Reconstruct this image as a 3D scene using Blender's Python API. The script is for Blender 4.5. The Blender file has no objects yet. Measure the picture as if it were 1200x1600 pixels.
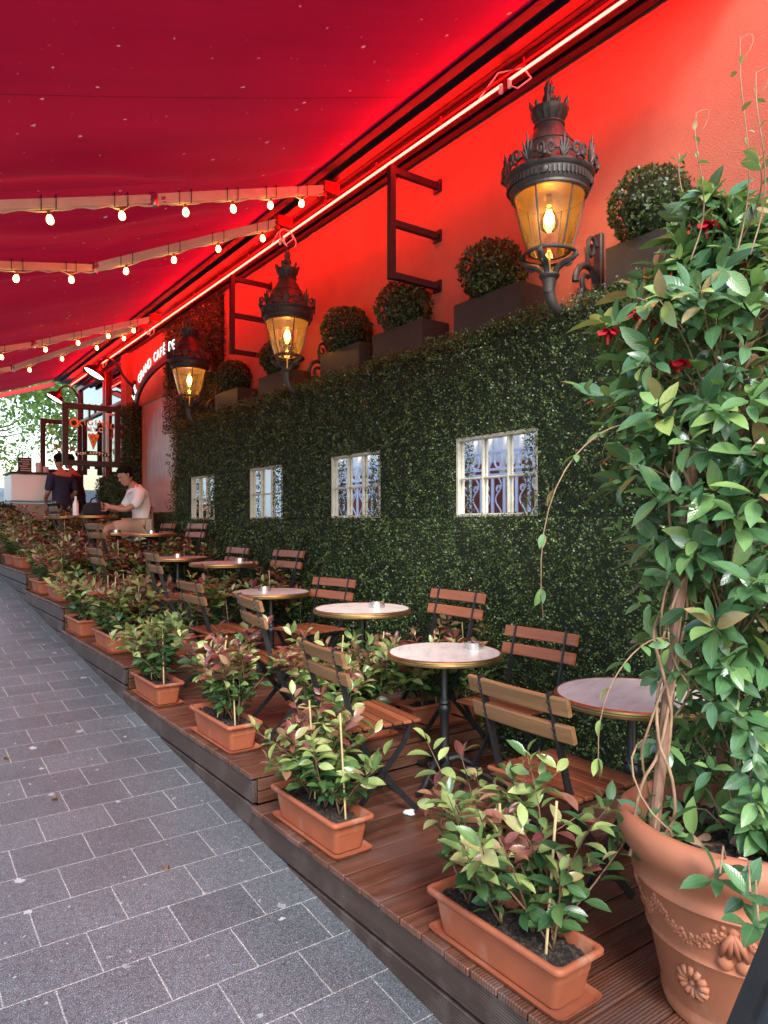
import bpy, bmesh, math, random
import numpy as np
from mathutils import Vector, Matrix, Euler
R = math.radians
SC = bpy.context.scene
COL = SC.collection
rng = np.random.default_rng(7)
random.seed(7)

# ------------------------------------------------------------------ camera, sky, sun, exposure
YAW = math.atan(800 / 1110)
cd = bpy.data.cameras.new('camera'); cam = bpy.data.objects.new('camera', cd); COL.objects.link(cam)
cam.location = (0, 0, 0); cam.rotation_euler = (R(90), 0, -YAW)
cd.sensor_fit = 'AUTO'; cd.sensor_width = 36.0; cd.lens = 36.0 * 1110 / 1600
cd.shift_y = 18 / 1600
cd.clip_start = 0.05; cd.clip_end = 2000
SC.camera = cam
W = bpy.data.worlds.new('World'); SC.world = W; W.use_nodes = True
SUN_EL, SUN_AZ = R(42), R(-155)          # azimuth measured clockwise from +Y (street direction)
wn = W.node_tree
sky = wn.nodes.new('ShaderNodeTexSky'); sky.sky_type = 'NISHITA'; sky.sun_disc = False
sky.sun_elevation = SUN_EL; sky.sun_rotation = SUN_AZ
sky.air_density = 1.4; sky.dust_density = 1.5; sky.ozone_density = 1.0
bg = wn.nodes['Background']; bg.inputs['Strength'].default_value = 0.15
wn.links.new(sky.outputs[0], bg.inputs['Color'])
sd = bpy.data.lights.new('sun', 'SUN'); sd.energy = 1.5; sd.angle = R(18); sd.color = (1, 0.985, 0.97)
sun = bpy.data.objects.new('sun', sd); COL.objects.link(sun)
sdir = Vector((math.sin(SUN_AZ) * math.cos(SUN_EL), math.cos(SUN_AZ) * math.cos(SUN_EL), math.sin(SUN_EL)))
sun.rotation_euler = sdir.to_track_quat('Z', 'Y').to_euler()
SC.view_settings.view_transform = 'Standard'; SC.view_settings.look = 'None'
SC.view_settings.exposure = 1.6; SC.view_settings.gamma = 1.0
SC.render.engine = 'CYCLES'
SC.cycles.max_bounces = 8; SC.cycles.transparent_max_bounces = 16
SC.cycles.use_denoising = True
SC.cycles.sample_clamp_indirect = 6.0

# ------------------------------------------------------------------ materials
class N:
    """small node-tree writer"""
    def __init__(s, name):
        s.m = bpy.data.materials.new(name); s.m.use_nodes = True
        s.t = s.m.node_tree; s.t.nodes.clear()
        s.out = s.n('ShaderNodeOutputMaterial')
    def n(s, typ, **kw):
        nd = s.t.nodes.new(typ)
        for k, v in kw.items():
            if k.startswith('i_'): nd.inputs[k[2:].replace('_', ' ')].default_value = v
            else: setattr(nd, k, v)
        return nd
    def l(s, a, b): s.t.links.new(a, b)
    def math(s, op, a, b=None, clamp=False):
        nd = s.n('ShaderNodeMath', operation=op, use_clamp=clamp)
        for i, v in enumerate((a, b)):
            if v is None: continue
            if hasattr(v, 'links'): s.l(v, nd.inputs[i])
            else: nd.inputs[i].default_value = v
        return nd.outputs[0]
    def mix(s, f, a, b, blend='MIX'):
        nd = s.n('ShaderNodeMix', data_type='RGBA', blend_type=blend)
        for i, v in ((0, f), (6, a), (7, b)):
            if hasattr(v, 'links'): s.l(v, nd.inputs[i])
            else: nd.inputs[i].default_value = v if i == 0 else (*v[:3], 1)
        return nd.outputs[2]
    def ramp(s, f, stops):
        nd = s.n('ShaderNodeValToRGB'); el = nd.color_ramp.elements
        while len(el) < len(stops): el.new(0.5)
        for e, (p, c) in zip(el, stops): e.position = p; e.color = (*c, 1) if len(c) == 3 else c
        s.l(f, nd.inputs[0]); return nd.outputs[0]
    def coord(s, which='Object', scale=(1, 1, 1), loc=(0, 0, 0), rot=(0, 0, 0)):
        tc = s.n('ShaderNodeTexCoord'); mp = s.n('ShaderNodeMapping')
        mp.inputs['Scale'].default_value = scale; mp.inputs['Location'].default_value = loc; mp.inputs['Rotation'].default_value = rot
        s.l(tc.outputs[which], mp.inputs[0]); return mp.outputs[0]
    def noise(s, vec, scale, detail=4, rough=0.55, out='Fac'):
        nd = s.n('ShaderNodeTexNoise'); nd.inputs['Scale'].default_value = scale
        nd.inputs['Detail'].default_value = detail; nd.inputs['Roughness'].default_value = rough
        s.l(vec, nd.inputs['Vector']); return nd.outputs[out]
    def bump(s, h, strength=0.3, dist=0.01):
        nd = s.n('ShaderNodeBump'); nd.inputs['Strength'].default_value = strength; nd.inputs['Distance'].default_value = dist
        s.l(h, nd.inputs['Height']); return nd.outputs[0]
    def bsdf(s, color, rough=0.5, metal=0.0, normal=None, spec=0.5, **kw):
        b = s.n('ShaderNodeBsdfPrincipled')
        for k, v in (('Base Color', color), ('Roughness', rough), ('Metallic', metal), ('Specular IOR Level', spec)):
            if hasattr(v, 'links'): s.l(v, b.inputs[k])
            else: b.inputs[k].default_value = (*v[:3], 1) if k == 'Base Color' else v
        if normal is not None: s.l(normal, b.inputs['Normal'])
        for k, v in kw.items(): b.inputs[k.replace('_', ' ')].default_value = v
        return b
    def done(s, sh):
        s.l(sh.outputs[0] if hasattr(sh, 'outputs') else sh, s.out.inputs[0]); return s.m

def plain(name, c, rough=0.5, metal=0.0, var=0.25, vs=6.0, bs=0.0, bscale=60, spec=0.5):
    s = N(name); v = s.coord()
    n1 = s.noise(v, vs); n2 = s.noise(v, vs * 9, 3)
    f = s.math('ADD', s.math('MULTIPLY', n1, 0.7), s.math('MULTIPLY', n2, 0.3))
    col = s.ramp(f, [(0.3, tuple(x * (1 - var) for x in c)), (0.7, tuple(min(1, x * (1 + var)) for x in c))])
    rr = s.math('ADD', rough - 0.08, s.math('MULTIPLY', n2, 0.16))
    nm = s.bump(s.noise(v, bscale, 3), bs, 0.004) if bs else None
    return s.done(s.bsdf(col, rr, metal, nm, spec))

def emit(name, c, st):
    s = N(name); e = s.n('ShaderNodeEmission'); e.inputs[0].default_value = (*c, 1); e.inputs[1].default_value = st
    return s.done(e)

def wood(name, dark, light, rough=0.45, axis=0, scale=1.0, groove=0, wear=None, island=True):
    """grain runs along the given object axis"""
    s = N(name)
    sc = [14, 14, 14]; sc[axis] = 0.9
    v = s.coord(scale=tuple(k * scale for k in sc))
    g = s.n('ShaderNodeNewGeometry')
    off = s.n('ShaderNodeVectorMath', operation='ADD')
    if island:
        cmb = s.n('ShaderNodeCombineXYZ'); m = s.math('MULTIPLY', g.outputs['Random Per Island'], 37.0)
        for i in range(3): s.l(m, cmb.inputs[i])
        s.l(v, off.inputs[0]); s.l(cmb.outputs[0], off.inputs[1]); v = off.outputs[0]
    n1 = s.noise(v, 1.6, 6, 0.65); n2 = s.noise(v, 7, 3)
    f = s.math('ADD', s.math('MULTIPLY', n1, 0.75), s.math('MULTIPLY', n2, 0.25))
    col = s.ramp(f, [(0.28, dark), (0.72, light)])
    if island:
        k = s.math('ADD', 0.72, s.math('MULTIPLY', g.outputs['Random Per Island'], 0.56))
        vm = s.n('ShaderNodeVectorMath', operation='SCALE'); s.l(col, vm.inputs[0]); s.l(k, vm.inputs['Scale']); col = vm.outputs[0]
    if wear:
        w = s.noise(s.coord(scale=(2.2, 5, 5)), 1.0, 5, 0.65)
        wf = s.ramp(w, [(0.50, (0, 0, 0)), (0.62, (1, 1, 1))])
        col = s.mix(s.math('MULTIPLY', wf, 0.7), col, wear)
    h = f
    if groove:
        tc = s.n('ShaderNodeTexCoord'); sp = s.n('ShaderNodeSeparateXYZ'); s.l(tc.outputs['Object'], sp.inputs[0])
        q = s.math('SINE', s.math('MULTIPLY', sp.outputs[1 if axis == 0 else 2], groove))
        h = s.math('ADD', s.math('MULTIPLY', q, 0.6), f)
    rr = s.math('ADD', rough - 0.12, s.math('MULTIPLY', n1, 0.3))
    return s.done(s.bsdf(col, rr, 0, s.bump(h, 0.45 if groove else 0.3, 0.003)))

def leafmat(name, stops, rough=0.35, trans=0.25, vein=True, spec=0.5, jitter=0.35):
    """colour follows the leaf's own 'tint' attribute (age of the leaf) with a per-leaf shift"""
    s = N(name)
    at = s.n('ShaderNodeAttribute', attribute_name='tint'); g = s.n('ShaderNodeNewGeometry')
    f = s.math('ADD', at.outputs['Fac'], s.math('MULTIPLY', s.math('SUBTRACT', g.outputs['Random Per Island'], 0.5), jitter), True)
    col = s.ramp(f, stops)
    v = s.coord(scale=(1, 1, 1)); n = s.noise(v, 40, 3)
    k = s.math('ADD', 0.8, s.math('MULTIPLY', n, 0.6))
    vm = s.n('ShaderNodeVectorMath', operation='SCALE'); s.l(col, vm.inputs[0]); s.l(k, vm.inputs['Scale']); col = vm.outputs[0]
    nm = None
    if vein:
        uv = s.n('ShaderNodeUVMap'); sp = s.n('ShaderNodeSeparateXYZ'); s.l(uv.outputs[0], sp.inputs[0])
        a = s.math('ABSOLUTE', s.math('SUBTRACT', sp.outputs[0], 0.5))
        mid = s.math('SUBTRACT', 1.0, s.math('MULTIPLY', a, 22.0), True)
        ribs = s.math('SINE', s.math('MULTIPLY', s.math('SUBTRACT', sp.outputs[1], s.math('MULTIPLY', a, 0.55)), 58.0))
        rib = s.math('MULTIPLY', s.math('SUBTRACT', ribs, 0.75, True), 1.6, True)
        ln = s.math('MAXIMUM', mid, s.math('MULTIPLY', rib, 0.28))
        lt = s.mix(0.35, col, (0.35, 0.45, 0.2))
        col = s.mix(s.math('MULTIPLY', ln, 0.55), col, lt)
        nm = s.bump(s.math('ADD', ribs, s.math('MULTIPLY', mid, -2.0)), 0.14, 0.001)
    b = s.bsdf(col, rough, 0, nm, spec)
    t = s.n('ShaderNodeBsdfTranslucent'); tc = s.mix(0.5, col, (0.25, 0.4, 0.04)); s.l(tc, t.inputs[0])
    mx = s.n('ShaderNodeMixShader'); mx.inputs[0].default_value = trans
    s.l(b.outputs[0], mx.inputs[1]); s.l(t.outputs[0], mx.inputs[2])
    return s.done(mx)

def glassmat(name, tint=(1, 1, 1), ior=1.45, rough=0.0, refl=1.0):
    s = N(name); fr = s.n('ShaderNodeFresnel'); fr.inputs[0].default_value = ior
    tr = s.n('ShaderNodeBsdfTransparent'); tr.inputs[0].default_value = (*tint, 1)
    gl = s.n('ShaderNodeBsdfGlossy'); gl.inputs['Roughness'].default_value = rough
    mx = s.n('ShaderNodeMixShader'); s.l(s.math('MULTIPLY', fr.outputs[0], refl, True), mx.inputs[0])
    s.l(tr.outputs[0], mx.inputs[1]); s.l(gl.outputs[0], mx.inputs[2]); return s.done(mx)

def mat_paving():
    s = N('paving_slabs'); v = s.coord()
    br = s.n('ShaderNodeTexBrick', offset=0.5, offset_frequency=2, squash=1.0)
    vm = s.coord(loc=(-0.184 + 0.305 * 40, -0.0545 + 0.2465 * 80, 0))
    # a little wobble so that no joint is ruler straight
    wob = s.n('ShaderNodeVectorMath', operation='MULTIPLY_ADD'); nz = s.noise(v, 9, 2, out='Color')
    s.l(nz, wob.inputs[0]); wob.inputs[1].default_value = (0.004, 0.004, 0); s.l(vm, wob.inputs[2])
    s.l(wob.outputs[0], br.inputs['Vector'])
    br.inputs['Scale'].default_value = 1; br.inputs['Brick Width'].default_value = 0.305; br.inputs['Row Height'].default_value = 0.2465
    br.inputs['Mortar Size'].default_value = 0.0032; br.inputs['Mortar Smooth'].default_value = 0.25; br.inputs['Bias'].default_value = 0
    br.inputs['Color1'].default_value = (0.092, 0.098, 0.110, 1); br.inputs['Color2'].default_value = (0.117, 0.124, 0.138, 1)
    br.inputs['Mortar'].default_value = (0.29, 0.285, 0.28, 1)
    fine = s.noise(v, 260, 2, 0.7); mid = s.noise(v, 55, 4, 0.7); big = s.noise(v, 1.3, 4)
    k = s.math('ADD', s.math('ADD', s.math('MULTIPLY', fine, 1.0), s.math('MULTIPLY', mid, 0.75)), s.math('MULTIPLY', big, 0.5))
    big2 = s.ramp(s.noise(s.coord(scale=(1, 0.6, 1)), 0.9, 6, 0.7), [(0.3, (0.78, 0.77, 0.76)), (0.7, (1.12, 1.12, 1.12))])
    k = s.math('MAXIMUM', s.math('SUBTRACT', s.math('MULTIPLY', s.math('ADD', s.math('MULTIPLY', k, 1.0), s.math('MULTIPLY', s.ramp(fine, [(0.54, (0, 0, 0)), (0.66, (1, 1, 1))]), 1.25)), 1.2), 0.62), 0.35)
    sc = s.n('ShaderNodeVectorMath', operation='SCALE'); s.l(br.outputs[0], sc.inputs[0]); s.l(k, sc.inputs['Scale'])
    vo = s.n('ShaderNodeTexVoronoi', feature='F1', voronoi_dimensions='2D'); vo.inputs['Scale'].default_value = 3.6
    dv = s.n('ShaderNodeVectorMath', operation='MULTIPLY_ADD'); s.l(s.noise(v, 30, 2, out='Color'), dv.inputs[0]); dv.inputs[1].default_value = (0.045, 0.045, 0); s.l(v, dv.inputs[2])
    s.l(dv.outputs[0], vo.inputs['Vector'])
    sep = s.n('ShaderNodeSeparateColor'); s.l(vo.outputs['Color'], sep.inputs[0])
    rad = s.math('MULTIPLY', s.math('SUBTRACT', sep.outputs[0], 0.40, True), 0.15)
    gum = s.math('MULTIPLY', s.math('SUBTRACT', rad, vo.outputs['Distance']), 120, True)
    gum = s.math('MULTIPLY', gum, s.math('ADD', 0.35, s.math('MULTIPLY', sep.outputs[1], 0.65)))
    vm2 = s.n('ShaderNodeVectorMath', operation='MULTIPLY'); s.l(sc.outputs[0], vm2.inputs[0]); s.l(big2, vm2.inputs[1])
    col = s.mix(gum, vm2.outputs[0], (0.36, 0.36, 0.355))
    drop = s.n('ShaderNodeTexVoronoi', feature='F1', voronoi_dimensions='2D'); drop.inputs['Scale'].default_value = 17; s.l(dv.outputs[0], drop.inputs['Vector'])
    sp2 = s.n('ShaderNodeSeparateColor'); s.l(drop.outputs['Color'], sp2.inputs[0])
    dd = s.math('MULTIPLY', s.math('SUBTRACT', s.math('MULTIPLY', s.math('SUBTRACT', sp2.outputs[0], 0.86, True), 0.8), drop.outputs['Distance']), 40, True)
    col = s.mix(s.math('MULTIPLY', dd, 0.6), col, (0.4, 0.4, 0.39))
    h = s.math('ADD', s.math('MULTIPLY', br.outputs['Fac'], -1.2), s.math('ADD', s.math('MULTIPLY', fine, 0.5), s.math('MULTIPLY', mid, 0.5)))
    rr = s.math('ADD', 0.36, s.math('MULTIPLY', mid, 0.3))
    return s.done(s.bsdf(col, rr, 0, s.bump(h, 0.5, 0.004)))

def mat_fabric():
    s = N('awning_canvas'); v = s.coord()
    n = s.math('ADD', s.math('MULTIPLY', s.noise(v, 1.1, 4), 0.4), s.math('MULTIPLY', s.noise(s.coord(scale=(0.35, 3.2, 0.35)), 1.3, 5, 0.6), 0.6)); w = s.noise(s.coord(scale=(220, 220, 220)), 1, 1)  # streaks running down the slope put the shading of folds into the colour
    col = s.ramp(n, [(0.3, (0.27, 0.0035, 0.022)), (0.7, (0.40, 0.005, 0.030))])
    sp = s.n('ShaderNodeSeparateXYZ'); s.l(v, sp.inputs[0])
    fr = s.math('ABSOLUTE', s.math('SUBTRACT', s.math('FRACT', s.math('DIVIDE', s.math('SUBTRACT', sp.outputs[1], 3.68 - 0.6), 1.2)), 0.5))
    seam = s.math('SUBTRACT', 1.0, s.math('MULTIPLY', fr, 160.0), True)
    col = s.mix(s.math('MULTIPLY', seam, 0.85), col, (0.10, 0.003, 0.01))
    # fallen petals and specks caught in the cloth
    def specks(scale, thr, size, c, amt, col):
        vo = s.n('ShaderNodeTexVoronoi', feature='F1', voronoi_dimensions='2D'); vo.inputs['Scale'].default_value = scale
        dv = s.n('ShaderNodeVectorMath', operation='MULTIPLY_ADD'); s.l(s.noise(v, 60, 2, out='Color'), dv.inputs[0]); dv.inputs[1].default_value = (0.03, 0.03, 0.03); s.l(v, dv.inputs[2])
        s.l(dv.outputs[0], vo.inputs['Vector']); q = s.n('ShaderNodeSeparateColor'); s.l(vo.outputs['Color'], q.inputs[0])
        r = s.math('MULTIPLY', s.math('SUBTRACT', q.outputs[0], thr, True), size)
        f = s.math('MULTIPLY', s.math('SUBTRACT', r, vo.outputs['Distance']), 60, True)
        return s.mix(s.math('MULTIPLY', f, amt), col, c)
    col = specks(4.2, 0.30, 0.082, (0.70, 0.40, 0.34), 0.75, col)
    col = specks(13, 0.68, 0.16, (0.6, 0.2, 0.18), 0.6, col)
    d = s.bsdf(col, 0.75, 0, s.bump(w, 0.1, 0.001), 0.2)
    t = s.n('ShaderNodeBsdfTranslucent'); s.l(col, t.inputs[0])
    mx = s.n('ShaderNodeMixShader'); mx.inputs[0].default_value = 0.20
    s.l(d.outputs[0], mx.inputs[1]); s.l(t.outputs[0], mx.inputs[2]); return s.done(mx)

def mat_stucco():
    s = N('coral_stucco'); v = s.coord()
    n1 = s.noise(v, 1.6, 5, 0.65); n2 = s.noise(v, 130, 4, 0.6); n3 = s.noise(s.coord(scale=(3, 3, 0.5)), 1.4, 5, 0.65)
    col = s.ramp(n1, [(0.3, (0.40, 0.122, 0.074)), (0.7, (0.50, 0.165, 0.102))])
    st = s.ramp(n3, [(0.60, (0, 0, 0)), (0.78, (1, 1, 1))])
    col = s.mix(s.math('MULTIPLY', st, 0.35), col, (0.30, 0.065, 0.04))
    return s.done(s.bsdf(col, 0.8, 0, s.bump(n2, 0.7, 0.008), 0.3))

def mat_clay(name, c):
    s = N(name); v = s.coord()
    n1 = s.noise(v, 5, 5, 0.6); n2 = s.noise(v, 45, 4, 0.7); n3 = s.noise(s.coord(scale=(6, 6, 1.5)), 2, 5, 0.7)
    col = s.ramp(n1, [(0.3, tuple(k * 0.82 for k in c)), (0.7, tuple(min(1, k * 1.12) for k in c))])
    st = s.ramp(n3, [(0.55, (0, 0, 0)), (0.75, (1, 1, 1))])
    col = s.mix(s.math('MULTIPLY', st, 0.52), col, (0.40, 0.26, 0.19))
    dk = s.ramp(n2, [(0.2, (1, 1, 1)), (0.36, (0, 0, 0))])
    col = s.mix(s.math('MULTIPLY', dk, 0.55), col, (0.12, 0.06, 0.04))
    return s.done(s.bsdf(col, 0.62, 0, s.bump(n2, 0.25, 0.003), 0.4))

def mat_marble():
    s = N('pale_marble'); v = s.coord()
    n = s.noise(v, 5, 6, 0.65); m2 = s.noise(s.coord(scale=(3, 14, 3)), 2.2, 5, 0.7)
    col = s.ramp(s.math('ADD', s.math('MULTIPLY', n, 0.4), s.math('MULTIPLY', m2, 0.6)), [(0.35, (0.44, 0.40, 0.37)), (0.5, (0.66, 0.63, 0.58)), (0.66, (0.78, 0.76, 0.71))])
    return s.done(s.bsdf(col, 0.28))

def mat_soil():
    s = N('potting_soil'); v = s.coord(); n = s.noise(v, 60, 5, 0.75); n2 = s.noise(v, 210, 2)
    col = s.ramp(n, [(0.35, (0.008, 0.006, 0.005)), (0.52, (0.040, 0.027, 0.020)), (0.66, (0.16, 0.115, 0.08))])
    return s.done(s.bsdf(col, 0.9, 0, s.bump(s.math('ADD', n, s.math('MULTIPLY', n2, 0.5)), 1.0, 0.02)))

M = {}
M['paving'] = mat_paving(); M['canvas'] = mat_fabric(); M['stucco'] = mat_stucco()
M['trough'] = mat_clay('terracotta_plastic', (0.31, 0.086, 0.040)); M['clay'] = mat_clay('fired_terracotta', (0.35, 0.125, 0.066))
M['soil'] = mat_soil(); M['marble'] = mat_marble()
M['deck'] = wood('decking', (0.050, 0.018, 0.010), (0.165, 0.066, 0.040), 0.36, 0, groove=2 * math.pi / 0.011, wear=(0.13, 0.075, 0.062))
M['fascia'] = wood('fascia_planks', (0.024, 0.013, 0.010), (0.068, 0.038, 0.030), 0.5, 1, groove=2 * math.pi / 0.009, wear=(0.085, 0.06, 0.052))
M['slat_red'] = wood('oiled_slats', (0.13, 0.036, 0.015), (0.30, 0.095, 0.040), 0.38, 0)
M['slat_tan'] = wood('weathered_slats', (0.11, 0.052, 0.021), (0.26, 0.130, 0.058), 0.45, 0)
M['iron'] = plain('black_paint', (0.012, 0.012, 0.014), 0.42, 0.0, 0.4, 20, 0.15)
M['cast'] = plain('cast_iron', (0.050, 0.043, 0.040), 0.48, 0.3, 0.5, 14, 0.5, 90)
M['brass'] = plain('worn_brass', (0.42, 0.28, 0.12), 0.40, 1.0, 0.25, 12, 0.1)
M['steel'] = plain('brushed_steel', (0.62, 0.62, 0.62), 0.25, 1.0, 0.1, 20, 0.1)
M['alu'] = plain('beige_arm', (0.72, 0.62, 0.46), 0.4, 0.1, 0.12, 8)
M['maroon'] = plain('maroon_metal', (0.045, 0.010, 0.012), 0.4, 0.2, 0.3, 6)
M['darkmetal'] = plain('dark_metal', (0.03, 0.012, 0.018), 0.5, 0.2, 0.3, 5)
M['redmetal'] = plain('red_housing', (0.33, 0.02, 0.02), 0.45, 0.1, 0.2, 5)
M['cassettepaint'] = plain('dark_navy_housing', (0.012, 0.008, 0.020), 0.6, 0.0, 0.3, 5)
M['neon'] = emit('neon_gas', (1.0, 0.0085, 0.0050), 58.0)
M['bulb'] = emit('warm_bulb', (1.0, 0.50, 0.13), 9.0)
M['filament'] = emit('filament', (1.0, 0.52, 0.12), 30.0)
M['lantern_bulb'] = emit('lantern_bulb', (1.0, 0.50, 0.13), 24.0)
M['shadelight'] = emit('shade_lamp', (1.0, 0.90, 0.76), 3.0)
M['letter_light'] = emit('lit_letters', (1.0, 0.95, 0.90), 0.55)
def seeded_glass():
    s = N('seeded_amber_glass'); fr = s.n('ShaderNodeFresnel'); fr.inputs[0].default_value = 1.5
    n = s.noise(s.coord(scale=(1, 1, 0.5)), 26, 4, 0.7)
    tr = s.n('ShaderNodeBsdfTransparent'); tr.inputs[0].default_value = (1, 0.97, 0.91, 1)
    tl = s.n('ShaderNodeBsdfTranslucent'); tl.inputs[0].default_value = (0.95, 0.86, 0.68, 1)
    m1 = s.n('ShaderNodeMixShader'); s.l(s.math('MULTIPLY', n, 0.14), m1.inputs[0]); s.l(tr.outputs[0], m1.inputs[1]); s.l(tl.outputs[0], m1.inputs[2])
    gl = s.n('ShaderNodeBsdfGlossy'); gl.inputs['Roughness'].default_value = 0.04
    mx = s.n('ShaderNodeMixShader'); s.l(s.math('MULTIPLY', fr.outputs[0], 1.3, True), mx.inputs[0]); s.l(m1.outputs[0], mx.inputs[1]); s.l(gl.outputs[0], mx.inputs[2])
    return s.done(mx)
M['amber'] = seeded_glass(); M['clear'] = glassmat('clear_glass', (0.97, 0.98, 0.97))
M['bulbglass'] = glassmat('bulb_glass', (1.0, 0.85, 0.5))
M['box'] = plain('planter_box_metal', (0.030, 0.024, 0.022), 0.55, 0.1, 0.3, 4, 0.1)
M['frame_white'] = plain('cream_paint', (0.50, 0.47, 0.39), 0.55, 0, 0.22, 14)
M['cane'] = plain('bamboo_cane', (0.52, 0.38, 0.19), 0.6, 0, 0.3, 30)
M['stem'] = plain('plant_stem', (0.13, 0.075, 0.04), 0.7, 0, 0.4, 30)
M['vine_stem'] = plain('vine_stem', (0.25, 0.15, 0.085), 0.7, 0, 0.4, 30)
M['pole'] = plain('trellis_pole', (0.17, 0.085, 0.055), 0.6, 0, 0.35, 12, 0.3)
M['petal'] = plain('red_petal', (0.48, 0.008, 0.022), 0.5, 0, 0.3, 20)
M['bark'] = plain('bark', (0.10, 0.075, 0.055), 0.9, 0, 0.4, 6, 0.8, 20)
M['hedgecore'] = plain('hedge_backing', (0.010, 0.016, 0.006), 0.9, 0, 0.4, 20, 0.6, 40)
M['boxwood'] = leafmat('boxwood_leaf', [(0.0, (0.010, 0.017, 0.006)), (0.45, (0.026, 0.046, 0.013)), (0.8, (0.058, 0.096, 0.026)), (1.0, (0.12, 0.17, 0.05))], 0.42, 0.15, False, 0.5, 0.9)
M['photinia'] = leafmat('photinia_leaf', [(0.0, (0.022, 0.060, 0.026)), (0.28, (0.058, 0.125, 0.040)), (0.48, (0.20, 0.28, 0.085)), (0.64, (0.34, 0.40, 0.15)), (0.75, (0.28, 0.17, 0.095)), (0.85, (0.20, 0.060, 0.050)), (1.0, (0.13, 0.028, 0.034))], 0.26, 0.22, True, 0.65)
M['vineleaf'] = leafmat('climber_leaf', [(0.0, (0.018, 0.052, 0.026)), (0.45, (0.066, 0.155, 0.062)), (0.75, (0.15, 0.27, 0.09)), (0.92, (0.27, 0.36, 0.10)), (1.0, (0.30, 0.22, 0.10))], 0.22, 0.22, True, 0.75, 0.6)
M['dryleaf'] = leafmat('dry_leaf', [(0.0, (0.20, 0.10, 0.055)), (1.0, (0.40, 0.25, 0.15))], 0.7, 0.2)
M['treeleaf'] = leafmat('plane_leaf', [(0.0, (0.06, 0.12, 0.03)), (1.0, (0.15, 0.25, 0.065))], 0.5, 0.45, False, 0.3, 0.8)
M['skin'] = plain('skin', (0.42, 0.22, 0.155), 0.5, 0, 0.12, 20)
M['shirt'] = plain('white_shirt', (0.78, 0.75, 0.76), 0.8, 0, 0.06, 10, 1.0, 14)
M['shorts'] = plain('beige_shorts', (0.50, 0.36, 0.27), 0.85, 0, 0.1, 12, 0.2)
M['hair'] = plain('black_hair', (0.010, 0.008, 0.008), 0.85, 0, 0.4, 60, 0.8, 160, 0.1)
M['navy'] = plain('navy_cloth', (0.022, 0.028, 0.075), 0.85, 0, 0.3, 8, 0.2)
M['blackcloth'] = plain('black_cloth', (0.012, 0.012, 0.016), 0.85, 0, 0.3, 8, 0.2)
M['board'] = plain('slate_board', (0.03, 0.032, 0.036), 0.55, 0, 0.2, 3)
M['white'] = plain('white_enamel', (0.80, 0.80, 0.79), 0.4, 0, 0.04, 3)
M['brownpanel'] = plain('rosewood_panel', (0.42, 0.26, 0.22), 0.45, 0, 0.2, 2)
M['signframe'] = plain('sign_frame_paint', (0.030, 0.024, 0.026), 0.45, 0, 0.3, 8)
M['gold'] = plain('orange_gold_letter', (0.85, 0.38, 0.10), 0.4, 0.1, 0.15, 30)
M['goldpale'] = plain('pale_letter', (0.85, 0.78, 0.66), 0.5, 0, 0.1, 30)
M['blackletter'] = plain('black_letter', (0.012, 0.011, 0.012), 0.5, 0, 0.1, 30)
M['redletter'] = plain('red_letter', (0.45, 0.07, 0.04), 0.5, 0, 0.1, 30)
M['redwood'] = plain('red_joinery', (0.13, 0.014, 0.014), 0.45, 0, 0.25, 5)
M['cream'] = plain('cream_render', (0.84, 0.80, 0.74), 0.85, 0, 0.08, 2, 0.3, 30)
M['paleblue'] = plain('pale_blue_paint', (0.84, 0.88, 0.90), 0.7, 0, 0.1, 3)
M['blueiron'] = plain('lavender_iron', (0.66, 0.70, 0.86), 0.5, 0, 0.1, 5)
M['rust'] = plain('oxblood_panel', (0.30, 0.06, 0.035), 0.7, 0, 0.3, 4)
M['interior'] = emit('warm_interior', (1.0, 0.62, 0.28), 0.5)
def mat_mirror():
    s = N('mirror_glass'); return s.done(s.bsdf((0.95, 0.96, 0.96), 0.012, 1.0))
M['mirror'] = mat_mirror()
def mat_menu():
    s = N('copper_menu_panel'); v = s.coord(); n = s.noise(v, 3, 5, 0.65); n2 = s.noise(s.coord(scale=(6, 9, 1.2)), 2.5, 5, 0.7)
    sp = s.n('ShaderNodeSeparateXYZ'); s.l(v, sp.inputs[0])
    dy = s.math('DIVIDE', s.math('ADD', sp.outputs[1], 0.06), 0.60); dz = s.math('DIVIDE', s.math('MAXIMUM', s.math('SUBTRACT', sp.outputs[2], 0.95), 0.0), 0.60)
    rr = s.math('ADD', s.math('MULTIPLY', dy, dy), s.math('MULTIPLY', dz, dz))
    rr = s.math('ADD', rr, s.math('MULTIPLY', s.math('SUBTRACT', n, 0.5), 0.35))
    ins = s.math('MULTIPLY', s.math('SUBTRACT', 1.05, rr), 5, True)
    low = s.math('MULTIPLY', s.math('SUBTRACT', s.math('ADD', sp.outputs[2], s.math('MULTIPLY', n, 0.3)), 0.55), 5, True)
    f = s.math('MULTIPLY', ins, low)
    base = s.ramp(n, [(0.3, (0.46, 0.20, 0.145)), (0.7, (0.56, 0.28, 0.21))])
    pal = s.ramp(n2, [(0.32, (0.30, 0.28, 0.30)), (0.55, (0.46, 0.44, 0.46)), (0.75, (0.62, 0.60, 0.62))])
    return s.done(s.bsdf(s.mix(f, base, pal), 0.42, 0.1))
M['menu'] = mat_menu()

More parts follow.
